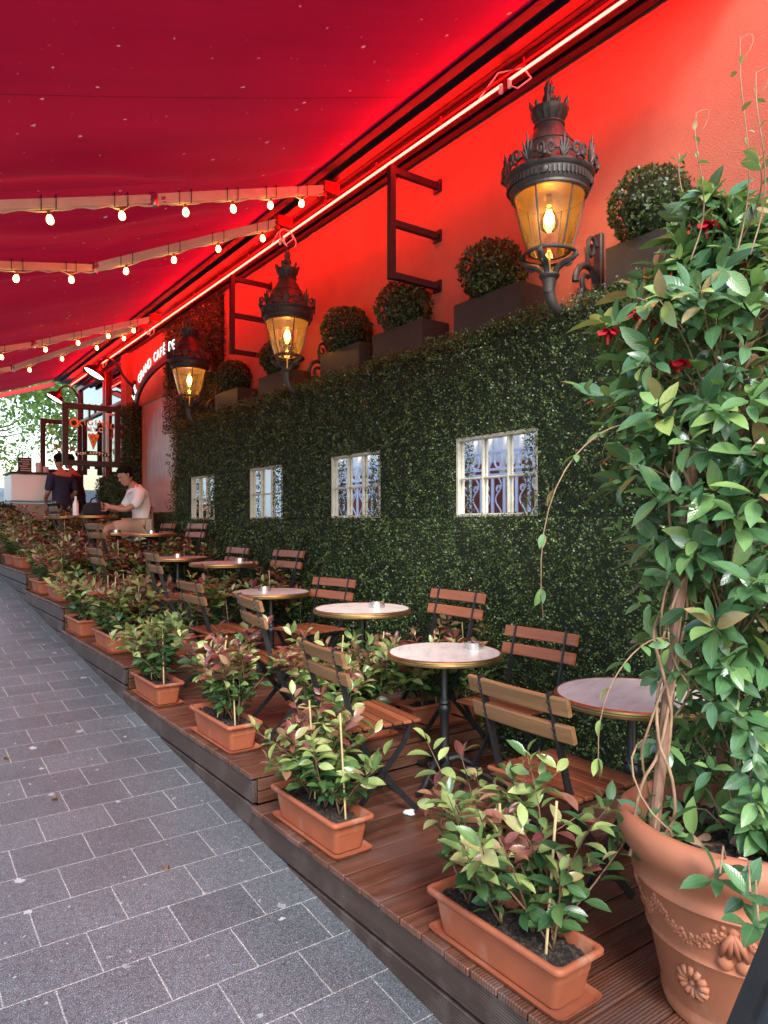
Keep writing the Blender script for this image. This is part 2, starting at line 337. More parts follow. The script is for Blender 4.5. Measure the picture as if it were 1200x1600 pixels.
# ------------------------------------------------------------------ mesh helpers
class MB:
    def __init__(s): s.v = []; s.f = []
    def add(s, vs, fs):
        o = len(s.v); s.v += [tuple(v) for v in vs]; s.f += [tuple(i + o for i in f) for f in fs]
    def box(s, c, size, rot=None, taper=None):
        h = [k / 2 for k in size]; vs = []
        for sz in (-1, 1):
            for sx, sy in ((-1, -1), (1, -1), (1, 1), (-1, 1)):
                p = Vector((sx * h[0], sy * h[1], sz * h[2]))
                if taper and sz > 0: p.x *= taper; p.y *= taper
                if rot is not None: p = rot @ p
                vs.append(p + Vector(c))
        s.add(vs, [(0, 3, 2, 1), (4, 5, 6, 7), (0, 1, 5, 4), (1, 2, 6, 5), (2, 3, 7, 6), (3, 0, 4, 7)])
    def bevbox(s, c, size, b=0.004, rot=None):
        hx, hy, hz = [k / 2 for k in size]; b = min(b, hx * .9, hy * .9, hz * .9); loops = []
        for z, ins in ((-hz, b), (-hz + b, 0), (hz - b, 0), (hz, b)):
            x, y, bb = hx - ins, hy - ins, b * 0.8
            loops.append([(x - bb, -y, z), (x, -y + bb, z), (x, y - bb, z), (x - bb, y, z), (-x + bb, y, z), (-x, y - bb, z), (-x, -y + bb, z), (-x + bb, -y, z)])
        if rot is not None: loops = [[rot @ Vector(p) for p in l] for l in loops]
        s.loft([[Vector(p) + Vector(c) for p in l] for l in loops], caps=True)
    def bar(s, a, b, w, h, up=(0, 0, 1)):
        a, b = Vector(a), Vector(b); d = (b - a); L = d.length; d.normalize()
        u = Vector(up); x = d.cross(u)
        if x.length < 1e-4: x = d.cross(Vector((1, 0, 0)))
        x.normalize(); u = x.cross(d)
        rot = Matrix((x, d, u)).transposed()
        s.box((a + b) / 2, (w, L, h), rot)
    def loft(s, loops, caps=False, closed=True):
        n = len(loops[0]); vs = [p for l in loops for p in l]; fs = []
        for i in range(len(loops) - 1):
            for j in range(n if closed else n - 1):
                k = (j + 1) % n
                fs.append((i * n + j, i * n + k, (i + 1) * n + k, (i + 1) * n + j))
        if caps:
            fs.append(tuple(reversed(range(n)))); fs.append(tuple(range((len(loops) - 1) * n, len(loops) * n)))
        s.add(vs, fs)
    def tube(s, pts, r, seg=8, caps=True):
        pts = [Vector(p) for p in pts]; n = len(pts)
        rs = r if isinstance(r, (list, tuple)) else [r] * n
        loops = []; prev = None
        for i, p in enumerate(pts):
            t = (pts[min(i + 1, n - 1)] - pts[max(i - 1, 0)]).normalized()
            if prev is None:
                a = Vector((0, 0, 1)) if abs(t.z) < 0.9 else Vector((1, 0, 0))
                x = t.cross(a).normalized()
            else:
                x = (prev - t * prev.dot(t))
                x = x.normalized() if x.length > 1e-5 else t.orthogonal().normalized()
            prev = x; y = t.cross(x)
            loops.append([p + (x * math.cos(2 * math.pi * k / seg) + y * math.sin(2 * math.pi * k / seg)) * rs[i] for k in range(seg)])
        s.loft(loops, caps)
    def lathe(s, prof, c=(0, 0, 0), seg=24, caps=False, axis=None, mod=None):
        loops = []
        for i, (r, z) in enumerate(prof):
            l = []
            for k in range(seg):
                a = 2 * math.pi * k / seg; rr = r if mod is None else r * mod(a, z)
                p = Vector((rr * math.cos(a), rr * math.sin(a), z))
                if axis is not None: p = axis @ p
                l.append(p + Vector(c))
            loops.append(l)
        s.loft(loops, caps)
    def grid(s, nu, nv, fn):
        vs = [fn(i / nu, j / nv) for i in range(nu + 1) for j in range(nv + 1)]
        s.add(vs, [(i * (nv + 1) + j, (i + 1) * (nv + 1) + j, (i + 1) * (nv + 1) + j + 1, i * (nv + 1) + j + 1) for i in range(nu) for j in range(nv)])
    def extrude(s, outline, c, ax, ay, an, th):
        """flat outline (list of 2d points) given thickness along an"""
        c, ax, ay, an = Vector(c), Vector(ax), Vector(ay), Vector(an)
        l0 = [c + ax * u + ay * v - an * th / 2 for u, v in outline]; l1 = [p + an * th for p in l0]
        s.loft([l0, l1], caps=True)
    def build(s, name, mat, parent=None, smooth=False, angle=35, loc=None):
        me = bpy.data.meshes.new(name); me.from_pydata(s.v, [], s.f); me.update()
        bm = bmesh.new(); bm.from_mesh(me); bmesh.ops.recalc_face_normals(bm, faces=bm.faces); bm.to_mesh(me); bm.free()
        return link(name, me, mat, parent, smooth, angle, loc)

def link(name, me, mat, parent=None, smooth=False, angle=35, loc=None):
    o = bpy.data.objects.new(name, me); COL.objects.link(o)
    if mat is not None: me.materials.append(mat)
    if smooth:
        me.polygons.foreach_set('use_smooth', [True] * len(me.polygons))
        if angle: me.set_sharp_from_angle(angle=R(angle))
    if parent is not None: o.parent = parent
    if loc is not None: o.location = loc
    return o

def thing(name, label, cat, loc=(0, 0, 0), rz=0, group=None):
    o = bpy.data.objects.new(name, None); COL.objects.link(o); o.location = loc; o.rotation_euler = (0, 0, rz)
    o.empty_display_size = 0.1
    return tag(o, label, cat, group)
def tag(o, label, cat, group=None, kind=None):
    if label: o['label'] = label
    if cat: o['category'] = cat
    if group: o['group'] = group
    if kind: o['kind'] = kind
    return o
KIDS = {}
def kids(o): return [c for c in bpy.data.objects if c.parent == o]
def dup(root, loc, rz=0, label=None, group=None):
    r = root.copy(); COL.objects.link(r); r.location = loc; r.rotation_euler = (0, 0, rz)
    if label: r['label'] = label
    if group: r['group'] = group
    for ch in kids(root):
        c = ch.copy(); COL.objects.link(c); c.parent = r
        for g in kids(ch):
            d = g.copy(); COL.objects.link(d); d.parent = c
    return r

# ---- vectorised leaves
def leaf_template(w, nseg=4, fold=0.25, droop=0.35, peak=0.42):
    """unit-length leaf along +Y, normal +Z: rows of three vertices with pointed ends"""
    V, UV = [(0, 0, 0)], [(0.5, 0)]
    for i in range(1, nseg):
        t = i / nseg
        hw = w / 2 * (math.sin(math.pi * t ** (math.log(0.5) / math.log(peak)))) ** 0.8
        z = -droop * t * t * 0.5
        for sx in (-1, 0, 1):
            V.append((sx * hw, t, z + abs(sx) * hw * fold * 2)); UV.append((0.5 + sx * 0.5, t))
    V.append((0, 1, -droop * 0.5)); UV.append((0.5, 1))
    F3 = [(0, 2, 1), (0, 3, 2)]; F4 = []
    for i in range(nseg - 2):
        a = 1 + 3 * i; b = a + 3
        F4 += [(a, a + 1, b + 1, b), (a + 1, a + 2, b + 2, b + 1)]
    a = 1 + 3 * (nseg - 2); t = len(V) - 1
    F3 += [(a, a + 1, t), (a + 1, a + 2, t)]
    return np.array(V), np.array(UV), np.array(F3), np.array(F4)
def quad_template(w):
    V = np.array([(0, 0, 0), (w / 2, 0.5, 0.06), (0, 1, 0), (-w / 2, 0.5, 0.06)]); UV = np.array([(0.5, 0), (1, 0.5), (0.5, 1), (0, 0.5)])
    return V, UV, np.zeros((0, 3), int), np.array([(0, 1, 2, 3)])
def norm(a): return a / np.maximum(np.linalg.norm(a, axis=-1, keepdims=True), 1e-9)
def leaf_frames(direction, up):
    y = norm(direction); x = norm(np.cross(y, up)); z = np.cross(x, y)
    return np.stack([x, y, z], axis=-1)          # columns
def leaf_mesh(name, T, pos, frames, size, tint, mat, parent=None, smooth=True):
    V, UV, F3, F4 = T; n = len(pos); k = len(V)
    P = np.einsum('nij,kj->nki', frames, V) * size[:, None, None] + pos[:, None, :]
    P = P.reshape(-1, 3); base = (np.arange(n) * k)[:, None, None]
    t3 = (F3[None] + base).reshape(-1, 3) if len(F3) else np.zeros((0, 3), int)
    t4 = (F4[None] + base).reshape(-1, 4) if len(F4) else np.zeros((0, 4), int)
    loops = np.concatenate([t3.ravel(), t4.ravel()]).astype(np.int32)
    starts = np.concatenate([np.arange(len(t3)) * 3, len(t3) * 3 + np.arange(len(t4)) * 4]).astype(np.int32)
    me = bpy.data.meshes.new(name)
    me.vertices.add(len(P)); me.vertices.foreach_set('co', P.astype(np.float32).ravel())
    me.loops.add(len(loops)); me.loops.foreach_set('vertex_index', loops)
    me.polygons.add(len(starts)); me.polygons.foreach_set('loop_start', starts)
    me.update(calc_edges=True)
    uvs = np.tile(UV, (n, 1))[loops]
    ul = me.uv_layers.new(name='UVMap'); ul.data.foreach_set('uv', uvs.astype(np.float32).ravel())
    at = me.attributes.new('tint', 'FLOAT', 'POINT'); at.data.foreach_set('value', np.repeat(tint, k).astype(np.float32))
    me.validate()
    o = link(name, me, mat, parent, smooth, 0)
    return o
def rdir(n): return norm(rng.normal(size=(n, 3)))

# ------------------------------------------------------------------ constants of the place (metres, eye at the origin)
SL = 0.0884
def gz(y): return -1.75 + SL * min(max(y, -60), 40)
EX, HX, WX = 1.477, 3.07, 3.40          # front of the terrace, face of the hedge, wall
DY = [-0.4, 3.12, 5.24, 7.32, 9.33, 11.45, 13.4]
DZ = [-1.35, -1.20, -1.02, -0.79, -0.58, -0.39]
def dz(y):
    for i in range(6):
        if y < DY[i + 1]: return DZ[i]
    return DZ[-1]

# ------------------------------------------------------------------ ground
g = MB()
ys = [-400, -60, -20, -8, 0, 8, 16, 24, 40, 90, 400]
g.loft([[(-300, y, gz(y)), (300, y, gz(y))] for y in ys], closed=False)
o = g.build('pavement', M['paving']); o['kind'] = 'structure'

# ------------------------------------------------------------------ terrace decks
names = ['lowest timber deck at the near end beside the big clay pot', 'second timber deck under the two nearest full table pairs',
         'third timber deck step halfway along the hedge', 'fourth timber deck step near the end of the hedge',
         'fifth timber deck step under the seated man', 'topmost far timber deck step below the hanging signs']
for i in range(6):
    y0, y1, z = DY[i], DY[i + 1], DZ[i]
    t = thing('timber_deck', names[i], 'deck', (EX, y0, z), group='stepped timber terrace')
    b = MB(); n = round((y1 - y0) / 0.118); w = (y1 - y0) / n
    x1 = 3.36 - EX
    for k in range(n):
        jx = random.uniform(-0.003, 0.003)
        # each row is two boards butted at a random place
        cut = random.choice([0.62, 1.05, 1.4])
        dzb = random.uniform(-0.0015, 0.0015)
        b.bevbox(((cut - 0.002 + jx) / 2 - 0.006, (k + .5) * w, -0.0125 + dzb), (cut - 0.004 + 0.012, w - 0.007, 0.025), 0.003)
        b.bevbox(((cut + x1) / 2, (k + .5) * w, -0.0125 - dzb), (x1 - cut - 0.004, w - 0.007, 0.025), 0.003)
    b.build('deck_boards', M['deck'], t)
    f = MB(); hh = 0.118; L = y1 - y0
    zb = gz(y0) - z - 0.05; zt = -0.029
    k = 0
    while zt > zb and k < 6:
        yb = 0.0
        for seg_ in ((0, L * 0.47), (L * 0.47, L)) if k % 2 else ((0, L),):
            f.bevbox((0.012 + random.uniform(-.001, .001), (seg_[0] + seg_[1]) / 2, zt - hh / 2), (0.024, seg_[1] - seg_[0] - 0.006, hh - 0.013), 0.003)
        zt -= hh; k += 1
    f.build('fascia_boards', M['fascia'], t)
    # riser facing the camera, across the deck
    r = MB(); zt = -0.029
    below = (z - DZ[i - 1] - 0.03) if i else (z - gz(y0))
    m = max(1, round(below / 0.075)); hh = below / m
    for q in range(m):
        r.bevbox((x1 / 2 + 0.014, 0.012, zt - hh / 2), (x1 - 0.03, 0.022, hh - 0.004), 0.003)
        zt -= hh
    r.build('riser_boards', M['deck'], t)
    s = MB(); s.box((x1 / 2 + .02, L / 2 + .02, -0.10), (x1 - 0.06, L - 0.06, 0.14)); s.build('joist_frame', M['blackcloth'], t)

# ------------------------------------------------------------------ building wall, soffit
t = thing('building_wall', 'coral red rough stucco wall behind the hedge, glowing under the neon tube', 'wall', (WX, 0, 0))
b = MB(); b.box((0.2, 5.3, 1.2), (0.4, 12.7, 6.0)); b.build('stucco_wall', M['stucco'], t)
b = MB(); b.box((-0.055, 4.4, 1.21), (0.10, 8.6, 0.05)); b.build('ledge', M['darkmetal'], t)
b = MB(); b.box((-0.006, 4.3, 2.742), (0.012, 14, 0.035)); b.build('wall_moulding', M['stucco'], t)
b = MB(); b.box((-0.05, 11.78, 1.0), (0.10, 0.30, 3.5)); b.build('pilaster', M['stucco'], t)

# ------------------------------------------------------------------ awning
aw = thing('awning', 'huge burgundy canvas awning sloping over the whole terrace', 'awning', (0, 0, 0))
X0, Z0, S = 2.87, 2.80, 0.343
def fab(u, v):
    x = X0 - u * 2.75; y = 1.75 + v * (15.0 - 1.75)
    z = Z0 - S * (X0 - x)
    sag = math.sin(math.pi * min(max(u, 0), 1))
    z -= 0.02 * sag
    z += 0.010 * sag * math.sin(y * 2 * math.pi / 1.2)
    q = math.exp(-((y - 4.62 - 0.16 * math.sin(u * 7)) / 0.13) ** 2) * sag
    q2 = math.exp(-((y - 6.9 - 0.2 * math.sin(u * 6 + 1)) / 0.16) ** 2) * sag
    q3 = math.exp(-((y - 5.55 - 0.1 * math.sin(u * 9 + 2)) / 0.10) ** 2) * sag
    z += -0.075 * q - 0.055 * q2 - 0.04 * q3
    return (x, y, z)
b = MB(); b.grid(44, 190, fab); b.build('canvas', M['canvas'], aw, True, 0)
b = MB()   # cassette profile: front lip, roller box and the rail on the wall
ya, yb = 1.6, 15.1
for (x, z, sx, sz) in ((2.885, 2.80, 0.03, 0.05), (2.99, 2.845, 0.17, 0.10)):
    b.box((x, (ya + yb) / 2, z), (sx, yb - ya, sz))
b.build('cassette', M['cassettepaint'], aw)
b = MB()
for (x, z, sx, sz) in ((3.03, 2.775, 0.075, 0.03), (3.235, 2.80, 0.31, 0.07), (3.20, 2.735, 0.04, 0.055), (3.315, 2.745, 0.05, 0.03)):
    b.box((x, (ya + yb) / 2, z), (sx, yb - ya - 0.01, sz))
b.build('mounting_rail', M['darkmetal'], aw)
b = MB(); xf = X0 - 2.75; zf = Z0 - S * 2.75
b.box((xf - 0.03, (ya + yb) / 2, zf - 0.03), (0.08, yb - ya, 0.10)); b.build('front_bar', M['alu'], aw)
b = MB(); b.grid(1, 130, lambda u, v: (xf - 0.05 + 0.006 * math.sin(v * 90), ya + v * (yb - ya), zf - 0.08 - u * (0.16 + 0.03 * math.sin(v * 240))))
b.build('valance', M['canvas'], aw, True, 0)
arms = [[(2.93, 4.9, 2.67), (1.54, 4.80, 2.185), (0.16, 4.72, 1.735)],
        [(2.91, 5.66, 2.66), (1.53, 6.37, 2.18), (0.16, 5.70, 1.735)],
        [(2.95, 9.32, 2.67), (1.61, 9.64, 2.21), (0.16, 9.44, 1.735)],
        [(2.91, 9.74, 2.66), (1.62, 11.30, 2.21), (0.16, 11.0, 1.735)]]
for a in arms:
    m = MB(); p0, p1, p2 = [Vector(p) for p in a]
    m.bar(p0, p1, 0.050, 0.062); d = (p1 - p0).normalized()
    for k in (-0.018, 0.018): m.bar(p0 + Vector((0, -0.0, k * 1.0)), p1 + Vector((0, 0, k)), 0.056, 0.010)
    o = m.build('arm', M['alu'], aw)
    m = MB(); m.bar(p1, p2, 0.044, 0.054)
    for k in (-0.016, 0.016): m.bar(p1 + Vector((0, 0, k)), p2 + Vector((0, 0, k)), 0.050, 0.009)
    m.build('forearm', M['alu'], aw)
    m = MB(); m.lathe([(0.0, -0.042), (0.034, -0.042), (0.036, -0.03), (0.036, 0.03), (0.03, 0.042), (0, 0.042)], p1, 14)
    m.box(p1 + (p0 - p1).normalized() * 0.05, (0.06, 0.05, 0.05)); m.build('elbow', M['steel'], aw, True)
    m = MB(); m.box(p0 + Vector((0.06, 0, 0.02)), (0.14, 0.09, 0.09)); m.box(p0 + Vector((0.02, 0.06, -0.01)), (0.06, 0.05, 0.06))
    m.lathe([(0.03, -0.06), (0.03, 0.06)], p0, 12, True); m.build('arm_bracket', M['redmetal'], aw)
m = MB(); m.bar((2.95, 15.35, 2.78), (0.1, 15.35, 1.80), 0.06, 0.09); m.build('edge_bar', M['redmetal'], aw)

# festoon bulbs hung along each arm
def bulb_mesh(k):
    m = MB(); m.lathe([(0.001, -0.098), (0.012, -0.096), (0.023, -0.085), (0.0275, -0.068), (0.025, -0.050), (0.017, -0.034), (0.013, -0.026)], (0, 0, 0), 12); return m
blab = ['string of warm bulbs tied along the nearest awning arm', 'string of warm bulbs on the second awning arm with a bent elbow',
        'string of warm bulbs on the third awning arm from the camera', 'string of warm bulbs on the farthest jointed awning arm']
bx = [[0.42, 0.88, 1.32, 1.76, 2.12, 2.44, 2.72], [0.45, 0.90, 1.33, 1.77, 2.12, 2.45, 2.79], [0.9, 1.25, 1.75, 2.1, 2.45, 2.75], [0.9, 1.35, 1.8, 2.15, 2.5, 2.78]]
bulb_me = socket_me = None
for i, a in enumerate(arms):
    st = thing('string_lights', blab[i], 'string lights', a[1], group='bulb strings on the awning arms')
    p0, p1, p2 = [Vector(p) for p in a]; o1 = Vector(a[1])
    def on(x):
        q, r_ = (p0, p1) if x > p1.x else (p1, p2)
        return q + (r_ - q) * ((x - q.x) / (r_.x - q.x))
    c = MB(); pts = []
    for j in range(60):
        x = p0.x - (p0.x - p2.x) * j / 59
        near = min(abs(x - k) for k in bx[i])
        pts.append(on(x) - o1 + Vector((0, -0.02, -0.042 - 0.018 * math.exp(-(near / 0.05) ** 2) - 0.008 * math.sin(j * 1.7))))
    c.tube(pts, 0.0055, 6)
    for k in bx[i]:
        for e in (-0.045, 0.04):   # cable ties round the arm
            p = on(k + e) - o1
            tie = MB(); tie.tube([p + Vector((0, 0.034 * sx, 0.045 * sz)) for sx, sz in ((-1, -1), (1, -1), (1, 1), (-1, 1), (-1, -1))], 0.003, 5); tie.build('cable_tie', M['blackcloth'], st)
    c.build('cable', M['alu'], st)
    for k in bx[i]:
        p = on(k) - o1 + Vector((0, -0.02, -0.055))
        if bulb_me is None:
            sm = MB(); sm.lathe([(0.008, 0.008), (0.015, 0.004), (0.016, -0.03), (0.012, -0.034)], (0, 0, 0), 12, True)
            so = sm.build('socket', M['brass'], st, True); socket_me = so.data
            bo = bulb_mesh(0).build('bulb', M['bulb'], st, True, 0); bulb_me = bo.data
        else:
            so = link('socket', socket_me, None, st); bo = link('bulb', bulb_me, None, st)
        so.location = p; bo.location = p; so.scale = bo.scale = (0.8, 0.8, 0.8)
        tilt = Euler((random.uniform(-.15, .15), random.uniform(-.15, .15), 0)); so.rotation_euler = tilt; bo.rotation_euler = tilt

# ------------------------------------------------------------------ neon tube
nt = thing('neon_tube', 'long glowing red neon tube under the awning rail', 'neon light', (3.10, 0, 2.66))
cuts = [1.2, 3.05, 5.93, 9.86, 12.3, 14.6]
for i in range(5):
    m = MB(); m.tube([(0, cuts[i] + 0.03, 0), (0, cuts[i + 1] - 0.03, 0)], 0.0078, 10); m.build('tube', M['neon'], nt, True, 60)
for y in cuts[1:-1]:
    for s_ in (-0.035, 0.035):
        m = MB(); m.lathe([(0.010, -0.05), (0.013, -0.045), (0.013, -0.005), (0.009, 0.0)], (0, y + s_, 0.0), 10, True); m.build('end_cap', M['white'], nt, True)
for y in cuts[1:-1]:
    m = MB(); pts = [(0, y - 0.03, -0.03), (-0.02, y - 0.12, -0.10), (0.01, y - 0.20, -0.07), (0.03, y - 0.12, 0.04), (0.0, y + 0.06, 0.09), (0.02, y + 0.25, 0.03)]
    pv = [Vector(p) for p in pts]; sm = []
    for i in range(len(pv) - 1):
        for k in range(6):
            sm.append(pv[i].lerp(pv[i + 1], k / 6))
    m.tube(sm + [pv[-1]], 0.004, 6); m.build('cable', M['white'], nt, True)
m = MB(); m.tube([(-0.135 + 0.075 * math.cos(a), 5.56 + 0.055 * math.sin(a), -0.155 + 0.10 * math.sin(a)) for a in np.linspace(-0.9, 4.3, 22)], 0.005, 6); m.build('cable', M['white'], nt, True)
y = 1.4
while y < 14.5:
    m = MB(); m.bar((0, y, 0.0), (0.0, y, 0.075), 0.008, 0.012); m.build('tube_clip', M['redmetal'], nt); y += 0.75
m = MB(); m.tube([(0.012, 1.2, 0.052), (0.012, 14.6, 0.052)], 0.006, 6); m.build('supply_cable', M['redmetal'], nt)

# ------------------------------------------------------------------ hedges
WIN = [(2.80, 3.50), (4.36, 5.06), (5.93, 6.63), (7.56, 8.26)]; WZ0, WZ1 = 0.042, 0.555
QT = quad_template(0.62)
def hedge_leaves(pts, nrm, size, name, parent, mat='boxwood', tint=None):
    n = len(pts)
    d = norm(rng.normal(size=(n, 3)) + nrm * 0.55 + np.array([0, 0, 0.35])); up = norm(nrm + rng.normal(size=(n, 3)) * 0.8)
    s = size * rng.uniform(0.65, 1.25, n)
    tn = np.clip(rng.normal(0.42, 0.16, n), 0, 1) if tint is None else tint
    return leaf_mesh(name, QT, pts - d * s[:, None] * 0.5, leaf_frames(d, up), s, tn, M[mat], parent)
def holes(y, z): return any(a < y < b and WZ0 < z < WZ1 for a, b in WIN)
hd = thing('hedge_wall', 'tall clipped boxwood hedge wall holding four small mirror windows', 'hedge', (HX, 0, 0))
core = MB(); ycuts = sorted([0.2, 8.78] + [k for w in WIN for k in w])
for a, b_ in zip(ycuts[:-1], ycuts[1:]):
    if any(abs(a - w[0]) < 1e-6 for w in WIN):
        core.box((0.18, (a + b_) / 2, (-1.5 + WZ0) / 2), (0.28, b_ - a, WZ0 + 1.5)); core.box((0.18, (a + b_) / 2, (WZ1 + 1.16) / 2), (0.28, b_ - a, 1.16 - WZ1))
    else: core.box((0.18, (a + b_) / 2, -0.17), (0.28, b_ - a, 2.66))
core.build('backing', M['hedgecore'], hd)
def hedge_face(y0, y1, dens, size):
    n = int((y1 - y0) * 2.62 * dens); y = rng.uniform(y0, y1, n); z = rng.uniform(-1.42, 1.20, n)
    keep = np.ones(n, bool)
    for a, b_ in WIN: keep &= ~((y > a + 0.012) & (y < b_ - 0.012) & (z > WZ0 + 0.012) & (z < WZ1 - 0.012))
    y, z = y[keep], z[keep]
    cl = np.sin(y * 61 + 2.1 * np.sin(z * 47)) + np.sin(z * 66 + 2.3 * np.sin(y * 53)) + 0.8 * np.sin(y * 29 - z * 31 + 1.3 * np.sin(z * 17 + y * 8))
    pan = (np.abs(((y / 0.5) % 1) - 0.5) > 0.482) | (np.abs((((z - WZ0) / 0.5) % 1) - 0.5) > 0.485)
    keep = (rng.random(len(y)) < np.clip(0.62 + 0.34 * cl, 0.12, 1)) & ~(pan & (rng.random(len(y)) < .8))
    y, z = y[keep], z[keep]; cl = cl[keep]
    # half-metre panels, each tufted a little differently
    bulge = 0.022 * np.sin(y * 12.6) ** 2 + 0.018 * np.sin(y * 37 + z * 21) * np.sin(z * 33 - y * 9) + 0.016 * np.sin(z * 9 + 3 * np.sin(y * 5))
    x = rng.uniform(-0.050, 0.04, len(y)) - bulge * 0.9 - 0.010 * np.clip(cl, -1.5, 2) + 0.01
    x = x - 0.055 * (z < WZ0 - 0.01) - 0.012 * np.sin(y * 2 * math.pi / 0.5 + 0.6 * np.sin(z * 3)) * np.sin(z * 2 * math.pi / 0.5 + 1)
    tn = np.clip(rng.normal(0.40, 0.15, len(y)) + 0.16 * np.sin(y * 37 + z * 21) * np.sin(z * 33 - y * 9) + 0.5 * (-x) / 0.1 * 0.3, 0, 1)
    return np.stack([x, y, z], 1), tn
def hedge_top(y0, y1, dens):
    n = int((y1 - y0) * 0.36 * dens); y = rng.uniform(y0, y1, n); x = rng.uniform(-0.05, 0.30, n)
    z = 1.165 + rng.uniform(-0.035, 0.045, n) + 0.026 * np.sin(y * 14) * np.sin(y * 5.3) + 0.014 * np.sin(y * 31 + x * 20) + 0.006 * y + (rng.random(n) < 0.03) * rng.uniform(0, 0.05, n)
    return np.stack([x, y, z], 1), np.clip(rng.normal(0.45, 0.16, n), 0, 1)
for nm, (y0, y1, dn, sz) in {'near': (0.9, 3.9, 21000, 0.0155), 'mid': (3.9, 6.0, 12000, 0.020), 'far': (6.0, 8.82, 7500, 0.025)}.items():
    pf, tf = hedge_face(y0, y1, dn, sz); pt, tt = hedge_top(y0, y1, dn)
    p = np.concatenate([pf, pt]); tn = np.concatenate([tf, tt])
    nr = np.concatenate([np.tile((-1.0, 0, 0.15), (len(pf), 1)), np.tile((-.2, 0, 1.0), (len(pt), 1))])
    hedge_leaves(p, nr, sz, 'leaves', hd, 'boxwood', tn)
# the far end face of the hedge and the leaves that curl round each window
n = 2600; p = np.stack([rng.uniform(0, 0.3, n), 8.80 + rng.uniform(-.04, .04, n), rng.uniform(-0.9, 1.2, n)], 1)
hedge_leaves(p, np.tile((0.0, 1.0, 0), (n, 1)), 0.027, 'leaves', hd)
P = []; 
for a, b_ in WIN:
    for k in range(900):
        s_ = rng.random()
        if s_ < .32: q = (b_ - 0.01 + abs(rng.normal(0, .008)) * -1, rng.uniform(WZ0, WZ1), )
        elif s_ < .64: q = (a + 0.012 + abs(rng.normal(0, .02)), rng.uniform(WZ0, WZ1))
        elif s_ < .85: q = (rng.uniform(a, b_), WZ0 + rng.normal(0.0, .010))
        else: q = (rng.uniform(a, b_), WZ1 + rng.normal(0.006, .008))
        P.append((rng.uniform(-0.05, 0.015), q[0], q[1]))
P = np.array(P); hedge_leaves(P, np.tile((-1.0, 0, 0.1), (len(P), 1)), 0.017, 'leaves', hd)
def hedge_block(label, lo, hi, dens, size, normal):
    t = thing('hedge_panel', label, 'hedge', lo); d = np.array(hi) - np.array(lo)
    m = MB(); m.box(tuple(d / 2 + np.array([0.012, 0, 0])), (d[0] - 0.02, d[1] - 0.04, d[2] - 0.04)); m.build('backing', M['hedgecore'], t)
    A = d[1] * d[2]; n = int(A * dens); P1 = np.stack([rng.uniform(-0.05, 0.03, n), rng.uniform(0, d[1], n), rng.uniform(0, d[2], n)], 1)
    n2 = int(d[0] * d[2] * dens * 1.3); P2 = np.stack([rng.uniform(-.03, d[0], n2), rng.uniform(-0.04, 0.02, n2), rng.uniform(0, d[2], n2)], 1)
    n3 = int(d[0] * d[1] * dens); P3 = np.stack([rng.uniform(-.03, d[0], n3), rng.uniform(0, d[1], n3), d[2] + rng.uniform(-.03, .03, n3)], 1)
    hedge_leaves(np.concatenate([P1, P2, P3]), np.concatenate([np.tile((-1., 0, .2), (n, 1)), np.tile((0, -1., .2), (n2, 1)), np.tile((0, 0, 1.), (n3, 1))]), size, 'leaves', t)
hedge_block('dark green leaf panel fixed high on the red wall above the third lantern', (3.345, 7.95, 1.25), (3.395, 9.9, 2.74), 4500, 0.028, None)
hedge_block('low green hedge strip running below the coppery menu panel', (3.18, 8.82, -0.8), (3.38, 10.95, 0.12), 4000, 0.030, None)
hedge_block('narrow upright green hedge strip left of the coppery menu panel', (3.20, 11.0, -0.6), (3.36, 11.55, 1.82), 4000, 0.032, None)
hedge_block('low green hedge block under the shop window at the far end', (3.15, 11.58, -0.6), (3.36, 12.8, 0.75), 3500, 0.034, None)

# mirror windows set in the hedge
WL = ['largest looking mirror window in the hedge, nearest the camera', 'second cream mirror window along the hedge, behind the second table',
      'third cream mirror window along the hedge', 'farthest and smallest looking mirror window near the hedge end']
w0 = None
for i, (a, b_) in enumerate(WIN):
    if w0 is None:
        t = thing('mirror_window', WL[i], 'window', (HX + 0.060, a, WZ0), group='mirror windows in the hedge')
        Ww, Hh = b_ - a, WZ1 - WZ0
        m = MB(); fw = 0.022
        m.bevbox((-0.012, fw / 2, Hh / 2), (0.030, fw, Hh)); m.bevbox((-0.012, Ww - fw / 2, Hh / 2), (0.030, fw, Hh))
        m.bevbox((-0.012, Ww / 2, fw / 2), (0.030, Ww - 2 * fw, fw)); m.bevbox((-0.012, Ww / 2, Hh - fw / 2), (0.030, Ww - 2 * fw, fw))
        m.build('frame', M['frame_white'], t)
        m = MB(); bw = 0.016
        for k in (1, 2): m.bevbox((-0.010, fw + (Ww - 2 * fw) * k / 3, Hh / 2), (0.022, bw, Hh - 2 * fw - 0.002))
        for k in range(3):
            y0 = fw + (Ww - 2 * fw) * k / 3 + bw / 2; y1 = fw + (Ww - 2 * fw) * (k + 1) / 3 - bw / 2
            m.bevbox((-0.011, (y0 + y1) / 2, Hh / 2 - 0.01), (0.018, y1 - y0 - 0.002, bw * 0.8))
        m.build('glazing_bars', M['frame_white'], t)
        m = MB(); m.box((0.006, Ww / 2, Hh / 2), (0.006, Ww - 0.01, Hh - 0.01)); m.build('mirror_pane', M['mirror'], t)
        w0 = t
    else: dup(w0, (HX + 0.060, a, WZ0), 0, WL[i])

